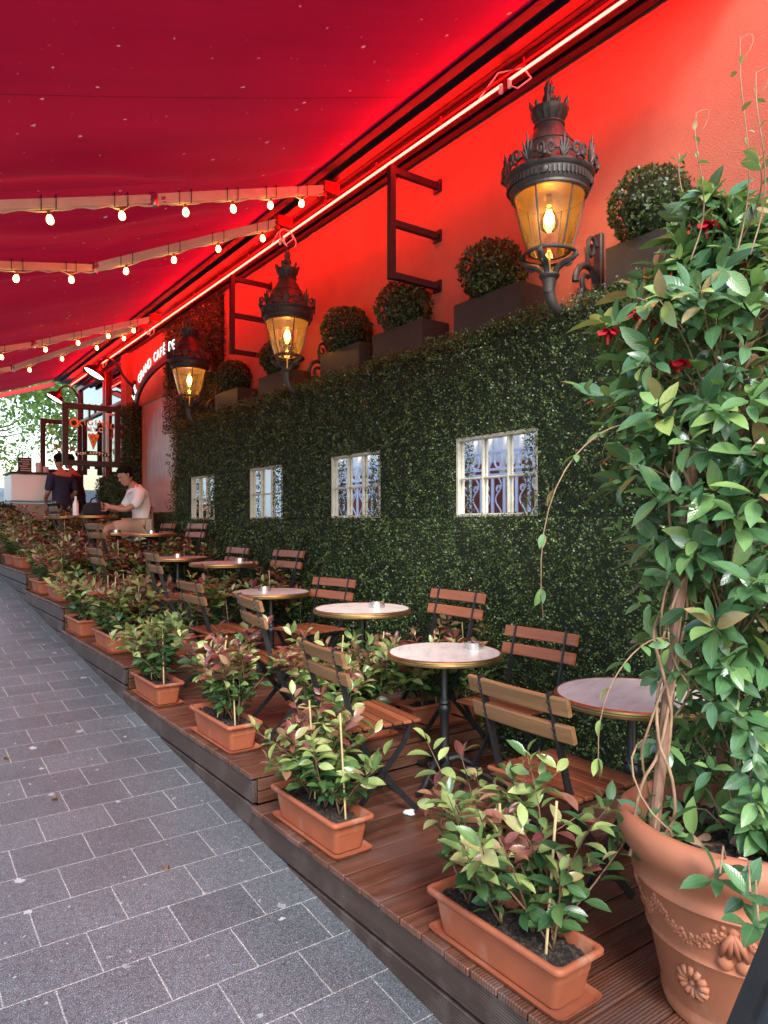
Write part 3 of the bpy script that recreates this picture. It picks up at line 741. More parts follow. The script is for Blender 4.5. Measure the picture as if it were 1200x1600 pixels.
# what the mirrors look at: the house across the street
ob = thing('opposite_house', 'pale house across the street, seen in the mirror windows', 'building', (-4.6, 0, 0))
m = MB(); m.box((-2.0, 11.5, -0.1), (3.96, 15.0, 4.0)); m.build('wall', M['paleblue'], ob)
m = MB()
for k in range(24):
    y = 7.0 + k * 0.46
    m.bevbox((0.05, y, 1.9), (0.16, 0.16, 1.8), 0.03)
m.build('pilasters', M['cream'], ob)
m = MB(); m.box((0.06, 12.2, 0.35), (0.04, 11.2, 1.9)); m.build('lower_panel', M['rust'], ob)
rl = MB(); y = 7.0; xr = 0.32
for z, h in ((1.50, 0.05), (1.13, 0.05), (1.02, 0.04), (-0.35, 0.05)): rl.box((xr, 12.2, z), (0.06, 10.8, h))
k = 0
while y < 17.6:
    rl.box((xr, y, 0.33), (0.035, 0.06, 1.34))
    rl.tube([(xr, y + 0.17 + 0.115 * math.cos(a), 1.315 + 0.155 * math.sin(a)) for a in np.linspace(0, 2 * math.pi, 17)], 0.022, 6)
    sgn = 1 if k % 2 else -1
    pts = []
    for j in range(40):
        q = j / 39; z = 0.95 - q * 1.2
        pts.append((xr, y + 0.17 + sgn * 0.085 * math.sin(q * 4 * math.pi), z))
    rl.tube(pts, 0.016, 6)
    for zc in (0.72, 0.12):
        rl.tube([(xr, y + 0.17 + sgn * (0.03 + 0.05 * (1 - j / 20)) * math.cos(j * .5), zc + (0.03 + 0.05 * (1 - j / 20)) * math.sin(j * .5)) for j in range(20)], 0.013, 5)
    y += 0.34; k += 1
rl.build('balcony_railing', M['blueiron'], ob)
ob2 = thing('cream_house', 'bright cream house farther along the street opposite', 'building', (-4.4, 19, 0))
m = MB(); m.box((-2.0, 6.5, 0.6), (4.0, 12.9, 5.0)); m.build('wall', M['white'], ob2)
m = MB()
for k in range(5):
    for z in (0.4,): m.box((0.02, 1.4 + k * 2.5, z + 0.5), (0.08, 0.9, 1.4))
m.build('shutters', M['paleblue'], ob2)
m = MB(); m.box((0.04, 6.5, 2.0), (0.12, 12.9, 0.14)); m.build('cornice', M['cream'], ob2)

# ------------------------------------------------------------------ boxwood balls in boxes on the ledge
PB = [(2.42, 'dark metal box with clipped ball bush behind the climbing vine', -0.56), (3.25, 'dark planter box with ball bush behind the nearest lantern', 0), (4.19, 'dark planter box with ball bush under the near E shaped bracket', 0),
      (4.98, 'dark planter box with ball bush between the middle lantern and the E bracket', 0), (6.19, 'dark planter box with ball bush right behind the middle lantern', 0), (7.29, 'small looking planter box with ball bush by the farthest lantern', 0)]
def ball_bush(seed, r=0.205):
    n = 3600; d = rdir(n); rr = r * (0.86 + 0.16 * rng.random(n) ** 0.5) * (1 + 0.07 * np.sin(d[:, 0] * 5 + seed) * np.sin(d[:, 2] * 4 + d[:, 1] * 4 + seed) + 0.06 * np.sin(d[:, 0] * 13 + seed) * np.sin(d[:, 2] * 12 + d[:, 1] * 11)) * (1 + (rng.random(n) < 0.03) * rng.uniform(0, 0.16, n))
    p = d * rr[:, None]; p[:, 2] *= 0.96
    return p, d
for i, (yc, lab, off) in enumerate(PB):
    t = thing('box_planter', lab, 'planter', (3.255, yc if i else 2.05, 1.235), group='ball bushes along the ledge')
    m = MB(); bw, bl, bh = 0.25, 0.60, 0.21
    for sx in (-1, 1): m.box((sx * (bw / 2 - 0.008), 0, bh / 2), (0.016, bl, bh))
    for sy in (-1, 1): m.box((0, sy * (bl / 2 - 0.008), bh / 2), (bw - 0.034, 0.016, bh))
    m.box((0, 0, 0.02), (bw - 0.04, bl - 0.04, 0.02)); m.build('box', M['box'], t)
    m = MB(); m.box((0, 0, bh - 0.04), (bw - 0.035, bl - 0.035, 0.03)); m.build('soil', M['soil'], t)
    p, d = ball_bush(i * 1.7, 0.21 if i not in (4, 5) else 0.19); c = np.array([-0.01, 0.05 if i else 0.1, bh + 0.17])
    hedge_leaves(p + c, d, 0.026, 'foliage', t)
    m = MB(); m.lathe([(0.001, -0.165), (0.11, -0.13), (0.165, 0), (0.12, 0.12), (0.001, 0.165)], tuple(c), 14); m.tube([(c[0], c[1], bh - 0.05), (c[0], c[1], bh + 0.05)], 0.02, 8)
    m.build('branches', M['hedgecore'], t, True)

# ------------------------------------------------------------------ E shaped brackets
for y, lab in ((4.03, 'near black steel E shaped bracket on the red wall'), (6.76, 'far black steel E shaped bracket beside the middle lantern')):
    t = thing('steel_bracket', lab, 'bracket', (WX, y, 1.75), group='E shaped wall brackets')
    m = MB(); m.box((-0.43, 0, 0.372), (0.045, 0.045, 0.80)); m.build('upright', M['darkmetal'], t)
    for z in (0.0, 0.37, 0.74):
        m = MB(); m.box((-0.215, 0, z), (0.385, 0.04, 0.045)); m.build('arm', M['darkmetal'], t)
        m = MB(); m.box((-0.010, 0, z), (0.014, 0.085, 0.085)); m.build('wall_plate', M['darkmetal'], t)

# ------------------------------------------------------------------ lanterns
def spiral(c, r0, r1, a0, turns, n, ax, ay):
    c, ax, ay = Vector(c), Vector(ax), Vector(ay); out = []
    for i in range(n):
        q = i / (n - 1); a = a0 + turns * 2 * math.pi * q; r = r0 + (r1 - r0) * q
        out.append(c + ax * r * math.cos(a) + ay * r * math.sin(a))
    return out
def lantern(label):
    """origin at the lantern's axis, bottom of its stem; wall lies at +X 0.44"""
    t = thing('wall_lantern', label, 'lantern', (0, 0, 0), group='cast iron wall lanterns')
    zg0, zg1 = 0.285, 0.645; rb, rt = 0.118, 0.205
    m = MB(); m.lathe([(rb, zg0), (rb + 0.03, zg0 + 0.10), (rt, zg1)], (0, 0, 0), 32); m.build('glass', M['amber'], t, True, 0)
    m = MB()
    for k in range(6):
        a = k * math.pi / 3 + 0.35; c, s_ = math.cos(a), math.sin(a)
        m.tube([((rb + 0.002) * c, (rb + .002) * s_, zg0), ((rb + .032) * c, (rb + .032) * s_, zg0 + 0.10), ((rt + .002) * c, (rt + .002) * s_, zg1)], 0.0055, 6)
    m.build('glazing_bars', M['cast'], t)
    m = MB(); prof = [(0.200, 0.632), (0.216, 0.632), (0.221, 0.640), (0.219, 0.655), (0.225, 0.664), (0.232, 0.690), (0.238, 0.720), (0.252, 0.732), (0.256, 0.742), (0.250, 0.752), (0.232, 0.756), (0.19, 0.775)]
    m.lathe(prof, (0, 0, 0), 48)
    for k in range(60):
        a = k * 2 * math.pi / 60; rot = Matrix.Rotation(a, 3, 'Z'); m.box(rot @ Vector((0.236, 0, 0.695)), (0.012, 0.010, 0.038), rot)
    for k in range(4):
        a = k * math.pi / 2 + 0.6; rot = Matrix.Rotation(a, 3, 'Z') @ Matrix.Rotation(math.pi / 2, 3, 'Y'); m.lathe([(0.022, 0), (0.022, 0.01), (0.01, 0.016), (0, 0.016)], Matrix.Rotation(a, 3, 'Z') @ Vector((0.233, 0, 0.695)), 12, axis=rot)
    m.build('crown_band', M['cast'], t, True)
    m = MB()   # palmettes and scrolls standing round the crown
    for k in range(8):
        a = k * math.pi / 4 + 0.25; rot = Matrix.Rotation(a, 3, 'Z'); big = 1.0 if k % 2 == 0 else 0.82
        for f_, h_ in ((-0.62, 0.055), (-0.32, 0.085), (0, 0.105), (0.32, 0.085), (0.62, 0.055)):
            base = rot @ Vector((0.246, 0, 0.75)); tip = rot @ Vector((0.262, math.sin(f_) * h_ * big * 1.1, 0.75 + math.cos(f_) * h_ * big))
            m.tube([base, base.lerp(tip, .55), tip], [0.006, 0.0105, 0.003], 6)
        tx = rot @ Vector((0, 1, 0))
        for sg in (-1, 1):
            cc = rot @ Vector((0.25, sg * 0.072, 0.783))
            m.tube(spiral(cc, 0.030, 0.006, -1.57, 1.35, 18, tx * sg, Vector((0, 0, 1))), [0.0075] * 17 + [0.008], 6)
        e = rot @ Vector((0.252, 0.098, 0.762)); m.lathe([(0, -.014), (.012, -.006), (.012, .006), (0, .018)], e, 8)
    m.build('crown_ornament', M['cast'], t, True)
    m = MB(); prof = [(0.235, 0.757), (0.205, 0.778), (0.165, 0.835), (0.120, 0.895), (0.088, 0.932), (0.082, 0.945), (0.090, 0.950), (0.088, 0.958), (0.072, 0.963)]
    m.lathe(prof, (0, 0, 0), 40)
    for z, r in ((0.805, 0.188), (0.868, 0.142)): m.lathe([(r - .004, z - .004), (r + .004, z), (r - .004, z + .004)], (0, 0, 0), 40)
    m.build('roof', M['cast'], t, True)
    m = MB()   # fluted vent gallery, flame finial
    m.lathe([(0.068, 0.962), (0.080, 0.985), (0.098, 1.010), (0.106, 1.030), (0.108, 1.045), (0.094, 1.052), (0.06, 1.056)], (0, 0, 0), 48, mod=lambda a, z: 1 + (0.05 * math.cos(16 * a) if z < 1.02 else 0))
    for k in range(10):
        a = k * math.pi / 5; rot = Matrix.Rotation(a, 3, 'Z'); b0 = rot @ Vector((0.098, 0, 1.045)); hh = 0.062 if k % 2 == 0 else 0.036
        m.tube([b0, b0 + rot @ Vector((0.008, 0, hh * .5)), b0 + rot @ Vector((0.016, 0, hh))], [0.012, 0.014, 0.002], 6)
    m.lathe([(0.06, 1.054), (0.046, 1.066), (0.036, 1.082), (0.030, 1.094), (0.038, 1.104), (0.042, 1.120), (0.038, 1.136), (0.026, 1.146), (0.030, 1.154), (0.020, 1.160)], (0, 0, 0), 20)
    for k in range(7):
        a = k * 2 * math.pi / 7; r = 0.016 if k else 0
        m.tube([(r * math.cos(a), r * math.sin(a), 1.155), (r * 1.5 * math.cos(a), r * 1.5 * math.sin(a), 1.185), (r * .7 * math.cos(a + .5), r * .7 * math.sin(a + .5), 1.215 + 0.03 * (k % 2 == 0) + (0.015 if k == 0 else 0))], [0.010, 0.010, 0.002], 6)
    m.build('finial', M['cast'], t, True)
    m = MB()   # lower ring on four leaf legs
    m.tube([(0.150 * math.cos(a), 0.150 * math.sin(a), 0.262) for a in np.linspace(0, 2 * math.pi, 33)], 0.0115, 8)
    m.tube([(0.118 * math.cos(a), 0.118 * math.sin(a), 0.288) for a in np.linspace(0, 2 * math.pi, 33)], 0.008, 8)
    for k in range(4):
        a = k * math.pi / 2 + 0.4; rot = Matrix.Rotation(a, 3, 'Z')
        pts = [rot @ Vector(p) for p in ((0.152, 0, 0.262), (0.155, 0, 0.240), (0.125, 0, 0.215), (0.075, 0, 0.195), (0.042, 0, 0.160), (0.034, 0, 0.118))]
        m.tube(pts, [0.015, 0.016, 0.020, 0.022, 0.017, 0.013], 8)
        m.tube(spiral(rot @ Vector((0.098, 0, 0.196)), 0.028, 0.008, 0.3, -1.2, 14, rot @ Vector((1, 0, 0)), Vector((0, 0, 1))), 0.008, 6)
    m.build('basket', M['cast'], t, True)
    m = MB(); m.lathe([(0.052, 0.132), (0.056, 0.122), (0.05, 0.112), (0.040, 0.104), (0.034, 0.07), (0.030, 0.03)], (0, 0, 0), 20, True)
    m.tube([(0, 0, 0.06), (0.004, 0, 0.02), (0.03, 0, -0.025), (0.08, 0, -0.055), (0.14, 0, -0.058), (0.20, 0, -0.03), (0.245, 0, 0.03), (0.27, 0, 0.10)], [0.030, 0.029, 0.027, 0.026, 0.025, 0.024, 0.024, 0.024], 12)
    m.tube(spiral((0.32, 0, 0.155), 0.105, 0.028, math.pi * 1.05, -1.35, 34, (1, 0, 0), (0, 0, 1)), [0.020 - 0.008 * i / 33 for i in range(34)], 10)
    m.tube(spiral((0.355, 0, 0.35), 0.075, 0.015, math.pi * 0.1, 1.2, 26, (0.6, 0, 0), (0, 0, 1)), 0.012, 8)
    m.tube([(0.405, 0, 0.11), (0.37, 0, 0.19), (0.325, 0, 0.27), (0.312, 0, 0.35)], [0.012, 0.013, 0.013, 0.012], 8)
    m.build('bracket_arm', M['cast'], t, True)
    m = MB(); m.bevbox((0.422, 0, 0.22), (0.03, 0.055, 0.46), 0.006); m.build('wall_plate', M['cast'], t)
    m = MB(); zc = 0.50
    m.lathe([(0.014, 0.115), (0.020, 0.085), (0.036, 0.055), (0.052, 0.015), (0.055, -0.015), (0.045, -0.045), (0.025, -0.062), (0.001, -0.067)], (0, 0, zc - 0.02), 20); bo = m.build('bulb', M['bulbglass'], t, True, 0)
    m = MB()
    for k in range(4):
        a = k * math.pi / 2; m.tube([(0.012 * math.cos(a), .012 * math.sin(a), zc + 0.055), (0.020 * math.cos(a), .020 * math.sin(a), zc), (0.010 * math.cos(a), 0.010 * math.sin(a), zc - 0.05)], 0.0045, 6)
    m.build('filament', M['filament'], bo)
    m = MB(); m.lathe([(0.0, zc - 0.045), (0.016, zc - 0.04), (0.030, zc - .012), (0.028, zc + .012), (0.014, zc + .052), (0.0, zc + 0.06)], (0, 0, 0), 14); m.build('glow_core', M['lantern_bulb'], bo, True)
    m = MB(); m.tube([(0, 0, zc + 0.085), (0, 0, zc + 0.15)], 0.018, 10); m.tube([(0, 0, 0.13), (0, 0, 0.29)], 0.008, 8); m.build('lamp_holder', M['brass'], t)
    m = MB(); m.lathe([(0.0, 0.655), (0.19, 0.640), (0.205, 0.635)], (0, 0, 0), 32); m.build('reflector', M['brass'], t, True)
    zi = [0, .13, .285, .645, .757, .95, 1.05, 1.11, 1.245]; zo = [0, .13, .25, .55, .66, .925, 1.015, 1.065, 1.19]
    for o in [c for c in kids(t)] + [g for c in kids(t) for g in kids(c)]:
        if o.name.split('.')[0] in ('bracket_arm', 'wall_plate'): continue
        co = np.empty(len(o.data.vertices) * 3); o.data.vertices.foreach_get('co', co); co = co.reshape(-1, 3)
        co[:, 2] = np.interp(co[:, 2], zi, zo); k_ = np.interp(co[:, 2], [.12, .25], [1, .93]); co[:, 0] *= k_; co[:, 1] *= k_
        o.data.vertices.foreach_set('co', co.ravel()); o.data.update()
    return t
L0 = lantern('largest looking lit lantern on the near end of the hedge top')
L0.location = (2.96, 2.585, 1.21)
dup(L0, (2.96, 5.56, 1.22), 0, 'middle lit wall lantern with a white cable looped on its finial')
dup(L0, (2.96, 7.93, 1.215), 0, 'farthest lit wall lantern, in front of the leaf panel')

# ------------------------------------------------------------------ bistro tables
def make_table(label):
    t = thing('bistro_table', label, 'table', (0, 0, 0), group='round bistro tables')
    H_ = 0.68; r = 0.30
    m = MB(); m.lathe([(0.0, H_), (r - 0.014, H_), (r - 0.013, H_ - 0.002), (r - 0.013, H_ - 0.02), (0.0, H_ - 0.022)], (0, 0, 0), 56); top = m.build('tabletop', M['marble'], t, True)
    m = MB(); m.lathe([(r - 0.0125, H_ - 0.001), (r - 0.008, H_ + 0.0015), (r - 0.001, H_ - 0.003), (r, H_ - 0.010), (r - 0.003, H_ - 0.014), (r, H_ - 0.018), (r - 0.001, H_ - 0.028), (r - 0.010, H_ - 0.033), (r - 0.03, H_ - 0.033)], (0, 0, 0), 56); m.build('brass_rim', M['brass'], top, True)
    m = MB(); m.lathe([(0.10, H_ - 0.024), (0.10, H_ - 0.032), (0.03, H_ - 0.05), (0.019, H_ - 0.06), (0.019, 0.44), (0.022, 0.435), (0.031, 0.425), (0.033, 0.415), (0.025, 0.405), (0.031, 0.395), (0.034, 0.380), (0.028, 0.365), (0.023, 0.35), (0.023, 0.15), (0.03, 0.14), (0.038, 0.11), (0.034, 0.07)], (0, 0, 0), 20); m.build('column', M['iron'], t, True)
    for k in range(3):
        a = k * 2 * math.pi / 3 + 0.5; rot = Matrix.Rotation(a, 3, 'Z'); m = MB()
        m.tube([rot @ Vector(p) for p in ((0.02, 0, 0.12), (0.07, 0, 0.135), (0.14, 0, 0.10), (0.20, 0, 0.045), (0.25, 0, 0.018), (0.275, 0, 0.022))], [0.024, 0.022, 0.018, 0.016, 0.018, 0.012], 10)
        m.tube(spiral(rot @ Vector((0.13, 0, 0.055)), 0.042, 0.012, 0.8, -1.3, 18, rot @ Vector((1, 0, 0)), (0, 0, 1)), 0.008, 7)
        m.build('foot', M['iron'], t, True)
    return t
TP = [(2.43, 1.70, 0, 'marble table partly hidden behind the climbing vine'), (2.43, 2.83, 1, 'white marble bistro table nearest the camera in full view'),
      (2.45, 3.63, 2, 'second marble bistro table in full view, below the second mirror window'), (2.48, 4.92, 3, 'pinkish marble bistro table beside the chair by the third deck step'),
      (2.49, 5.83, 4, 'fourth round table with ashtray at the third mirror window'), (2.50, 7.02, 0, 'thin looking round table near the farthest mirror window'),
      (2.47, 7.85, 1, 'table end right in front of the hedge end, with ashtray'), (2.40, 8.75, 2, 'table with ashtray directly below the seated man\'s knees'),
      (2.33, 9.66, 3, 'table carrying the black bag in front of the seated man'), (2.25, 10.85, 4, 'farthest table edge near the red leaved shrubs')]
t0 = None
for x, y, k, lab in TP:
    if t0 is None: t0 = make_table(lab); t0.location = (x, y, dz(y)); t0.rotation_euler.z = 0.3
    else: dup(t0, (x, y, dz(y)), k * 0.9, lab)
# ashtrays
ash = MB(); ash.lathe([(0.0, 0.004), (0.040, 0.004), (0.042, 0.03), (0.046, 0.034), (0.050, 0.034), (0.050, 0.0), (0.0, 0.0)], (0, 0, 0), 28)
AP = [(1, 0.19, -0.02, 'steel ashtray on the nearest white marble table'), (2, 0.09, -0.03, 'steel ashtray on the second full table'), (3, -0.02, 0.07, 'steel ashtray on the pinkish marble table'), (4, 0.16, 0.03, 'steel ashtray in front of the small chair back on the fourth table'),
      (5, 0.02, 0.05, 'steel ashtray on the thin looking table near the last mirror window'), (6, 0.03, 0.0, 'steel ashtray on the table at the hedge end'), (7, -0.02, 0.05, 'steel ashtray on the table below the seated man')]
a0 = None
for ti, ox, oy, lab in AP:
    x, y = TP[ti][0] + ox, TP[ti][1] + oy
    if a0 is None: a0 = ash.build('ashtray', M['steel'], None, True)
    o = a0 if ti == 1 else a0.copy()
    if o is not a0: COL.objects.link(o)
    o.location = (x, y, dz(TP[ti][1]) + 0.681); tag(o, lab, 'ashtray', 'steel ashtrays')

# ------------------------------------------------------------------ folding chairs
def make_chair(tan):
    """faces local +Y"""
    t = thing('folding_chair', 'folding chair', 'chair', (0, 0, 0), group='folding bistro chairs')
    m = MB(); n = 7
    for k in range(n):
        y = -0.145 + k * 0.315 / (n - 1); m.bevbox((0, y, 0.437), (0.42, 0.042, 0.016), 0.004)
    m.build('seat', M['slat_red'], t)
    U = [(-0.238, 0.80), (-0.191, 0.62), (-0.150, 0.47), (-0.09, 0.34), (0.05, 0.16), (0.195, 0.008)]
    tiltx = math.atan2(0.047, 0.18)
    for zc, yc in ((0.760, -0.241), (0.668, -0.217)):
        m = MB(); rot = Matrix.Rotation(tiltx, 3, 'X'); rr = 0.6
        # slat bowed back a little
        loops = []
        for i in range(9):
            x = -0.235 + 0.47 * i / 8; yb_ = 0.012 * (1 - (x / 0.235) ** 2) * -1
            lp = []
            for (dy, dz_) in ((-0.007, -0.030), (0.007, -0.030), (0.009, -0.026), (0.009, 0.026), (0.007, 0.030), (-0.007, 0.030), (-0.009, 0.026), (-0.009, -0.026)):
                p = rot @ Vector((0, dy, dz_)); lp.append((x, p.y + yc + yb_ + 0.016, p.z + zc))
            loops.append(lp)
        m.loft(loops, True); m.build('backrest_slat', M['slat_tan' if tan else 'slat_red'], t)
    for sx in (-1, 1):
        m = MB(); x = sx * 0.165
        pts = [Vector((x, y, z)) for y, z in U]
        for a, b_ in zip(pts[:-1], pts[1:]): m.bar(a, b_, 0.010 if True else 0, 0.026)
        for a in pts[1:-1]: m.box(a, (0.0102, 0.024, 0.024))
        for zc in (0.772, 0.748, 0.680, 0.656): m.lathe([(0.006, 0), (0.005, 0.004), (0, 0.005)], (x, -0.242 + (0.760 - zc) * 0.26, zc), 8, axis=Matrix.Rotation(math.pi / 2, 3, 'X'))
        m.build('back_leg', M['iron'], t)
        m = MB(); x = sx * 0.188
        q = [Vector((x, 0.150, 0.425)), Vector((x, 0.10, 0.33)), Vector((x, -0.20, 0.008))]
        for a, b_ in zip(q[:-1], q[1:]): m.bar(a, b_, 0.010, 0.024)
        m.bar((x, -0.16, 0.423), (x, 0.165, 0.423), 0.012, 0.014)
        m.build('front_leg', M['iron'], t)
    for a, b_, r_ in (((-0.162, 0.142, 0.067), (0.162, 0.142, 0.067), 0.006), ((-0.185, -0.14, 0.066), (0.185, -0.14, 0.066), 0.006), ((-0.185, -0.02, 0.235), (0.185, -0.02, 0.235), 0.005), ((-0.185, -0.135, 0.42), (0.185, -0.135, 0.42), 0.006)):
        m = MB(); m.tube([a, b_], r_, 6); m.build('stretcher', M['iron'], t)
    return t
ct, cr = make_chair(True), make_chair(False)
FW = -math.pi / 2    # local +Y -> +X (facing the wall)
CH = [(2.03, 1.72, FW - 0.02, 1, 'tan backed folding chair nearest the camera, facing the hedge'), (1.90, 2.80, FW - 0.10, 1, 'tan backed folding chair at the nearest full marble table'),
      (1.93, 3.62, FW - 0.16, 1, 'tan backed folding chair at the second full table'), (2.04, 4.86, FW, 1, 'folding chair at the pinkish marble table, back to the street'),
      (2.00, 5.55, FW - 0.1, 1, 'dark looking folding chair at the fourth table, back to the street'), (1.92, 7.00, FW, 1, 'small grey looking chair back above the pale shrub'),
      (2.06, 7.62, FW + 0.1, 1, 'chair back just below the far table with ashtray'), (2.05, 9.55, FW, 1, 'chair back at the left of the table with the black bag'), (2.0, 11.3, FW, 1, 'farthest chair back at the left, among red shrubs'),
      (2.64, 2.55, -FW + 0.06, 0, 'red brown chair against the hedge, between the nearest table and the vine'), (2.66, 3.24, -FW + 0.02, 0, 'red brown chair against the hedge above the nearest marble table'), (2.58, 4.50, -FW + 0.16, 0, 'red brown chair behind the second full table, seat seen from the side'),
      (2.68, 5.42, -FW + 0.08, 0, 'red brown chair against the hedge at the pinkish table'), (2.62, 6.35, -FW, 0, 'chair with only its top slat above the fourth table'), (2.64, 7.44, -FW + 0.05, 0, 'pale looking chair against the hedge by the last mirror window'),
      (2.76, 9.56, -FW, 0, 'chair carrying the seated man'), (2.66, 8.45, -FW, 0, 'chair with its red slat beside the seated man\'s back')]
used = set()
for x, y, rz, tan, lab in CH:
    src = ct if tan else cr
    if tan not in used:
        used.add(tan); src.location = (x, y, dz(y)); src.rotation_euler.z = rz; src['label'] = lab
    else: dup(src, (x, y, dz(y)), rz, lab)

# ------------------------------------------------------------------ trough planters with photinia
def rrect(hl, hw, r, z, n=4):
    out = []
    for cx, cy, a0 in ((hw - r, hl - r, 0), (-hw + r, hl - r, 90), (-hw + r, -hl + r, 180), (hw - r, -hl + r, 270)):
        for k in range(n + 1):
            a = R(a0 + 90 * k / n); out.append((cx + r * math.cos(a), cy + r * math.sin(a), z))
    return out
PT = leaf_template(0.46, 5, 0.22, 0.45, 0.5)
def photinia(t, seed, height, nstem, red, lush):
    r = np.random.default_rng(seed); pos, dr, up, sz, tn = [], [], [], [], []
    st = MB(); z0 = 0.125
    for i in range(nstem):
        y0 = -0.20 + 0.40 * (i + r.uniform(-.25, .25) + .5) / nstem; x0 = r.uniform(-.03, .03)
        nb = r.integers(4, 7)
        for b_ in range(nb):
            h = height * r.uniform(0.5, 1.0); lean = np.array([r.normal(0, .15), r.normal(0, .17), 0]) * h / height
            if b_: lean = lean * 1.5
            base = np.array([x0, y0, z0 + (0 if b_ < 2 else r.uniform(.02, .10))]); top = base + lean + np.array([0, 0, h])
            bend = np.array([r.normal(0, .02), r.normal(0, .02), 0])
            path = [base + (top - base) * q + bend * math.sin(math.pi * q) + lean * (q * q - q) * .6 for q in np.linspace(0, 1, 7)]
            st.tube([tuple(p) for p in path], [0.0042 - 0.0028 * q for q in np.linspace(0, 1, 7)], 5)
            age = r.random()
            reds = (r.random() < red)
            nl = int((12 + 18 * h / 0.45) * lush)
            for k in range(nl):
                q = 0.18 + 0.82 * (k / max(1, nl - 1)) ** 0.8; f = q * 6; i0 = min(5, int(f)); p = path[i0] + (path[i0 + 1] - path[i0]) * (f - i0)
                az = k * 2.4 + r.uniform(-.5, .5) + i; el = r.uniform(-.25, .6) + (0.75 if q > .93 else 0.25 * q)
                d = np.array([math.cos(az) * math.cos(el), math.sin(az) * math.cos(el), math.sin(el)])
                s_ = r.uniform(.058, .094) * (1.0 if q < .9 else r.uniform(.65, .95))
                pos.append(p + d * 0.010); dr.append(d); up.append(np.array([r.normal(0, .6), r.normal(0, .6), 1.0])); sz.append(s_)
                if q > .66 and reds: tn.append(r.uniform(.68, .99))
                elif q > .55: tn.append(r.uniform(.34, .68) if age > .35 else r.uniform(.15, .5))
                else: tn.append(r.uniform(.0, .30))
    leaf_mesh('foliage', PT, np.array(pos), leaf_frames(np.array(dr), np.array(up)), np.array(sz), np.array(tn), M['photinia'], t)
    st.build('stems', M['stem'], t, True, 0)
    for k in range(2 if seed % 3 else 3):
        m = MB(); y = -0.19 + 0.38 * k / 1.6 + r.uniform(-.03, .03); h = r.uniform(.36, .52)
        m.tube([(r.uniform(-.03, .03), y, 0.11), (r.uniform(-.04, .04), y + r.uniform(-.03, .03), 0.12 + h)], 0.0042, 6); m.build('cane', M['cane'], t)
def make_trough(seed, height, nstem, red, lush):
    t = thing('trough_planter', 'planter', 'planter', (0, 0, 0), group='terracotta trough planters')
    m = MB(); hl, hw = 0.285, 0.100; b_ = 0.012
    prof = [(0.235, 0.062, 0.016), (0.240, 0.067, 0.013), (0.262, 0.083, 0.125), (0.264, 0.085, 0.130), (0.280, 0.098, 0.131), (0.285, 0.101, 0.136), (0.285, 0.101, 0.147), (0.281, 0.097, 0.152), (0.270, 0.087, 0.152), (0.266, 0.083, 0.147), (0.258, 0.076, 0.09)]
    m.loft([rrect(a, c, 0.022, z) for a, c, z in prof]); m.add(rrect(0.235, 0.062, 0.022, 0.0158), [tuple(range(20))])
    m.build('trough', M['trough'], t, True, 50)
    m = MB(); prof = [(0.262, 0.074, 0.001), (0.276, 0.086, 0.003), (0.284, 0.093, 0.016), (0.286, 0.095, 0.019), (0.282, 0.091, 0.019), (0.268, 0.078, 0.007)]
    m.loft([rrect(a, c, 0.026, z) for a, c, z in prof]); m.add(rrect(0.262, 0.074, 0.026, 0.001), [tuple(range(20))]); m.add(rrect(0.268, 0.078, 0.026, 0.007), [tuple(range(20))])
    m.build('saucer', M['trough'], t, True, 50)
    r = random.Random(seed); m = MB()
    m.grid(14, 48, lambda u, v: (-0.074 + 0.148 * u, -0.254 + 0.508 * v, 0.120 + r.uniform(-.011, .011) + 0.006 * math.sin(v * 9 + seed))); m.build('soil', M['soil'], t, True, 0)
    photinia(t, seed, height, nstem, red, lush)
    return t
VAR = [make_trough(11, 0.47, 5, .6, 0.74), make_trough(23, 0.42, 5, .45, 1.1), make_trough(37, 0.45, 5, .15, 1.05), make_trough(49, 0.46, 6, .75, 1.0), make_trough(58, 0.40, 6, .95, 1.15), make_trough(64, 0.43, 5, .5, 1.0), make_trough(71, 0.38, 6, .3, 1.1), make_trough(83, 0.46, 4, .8, 1.2)]
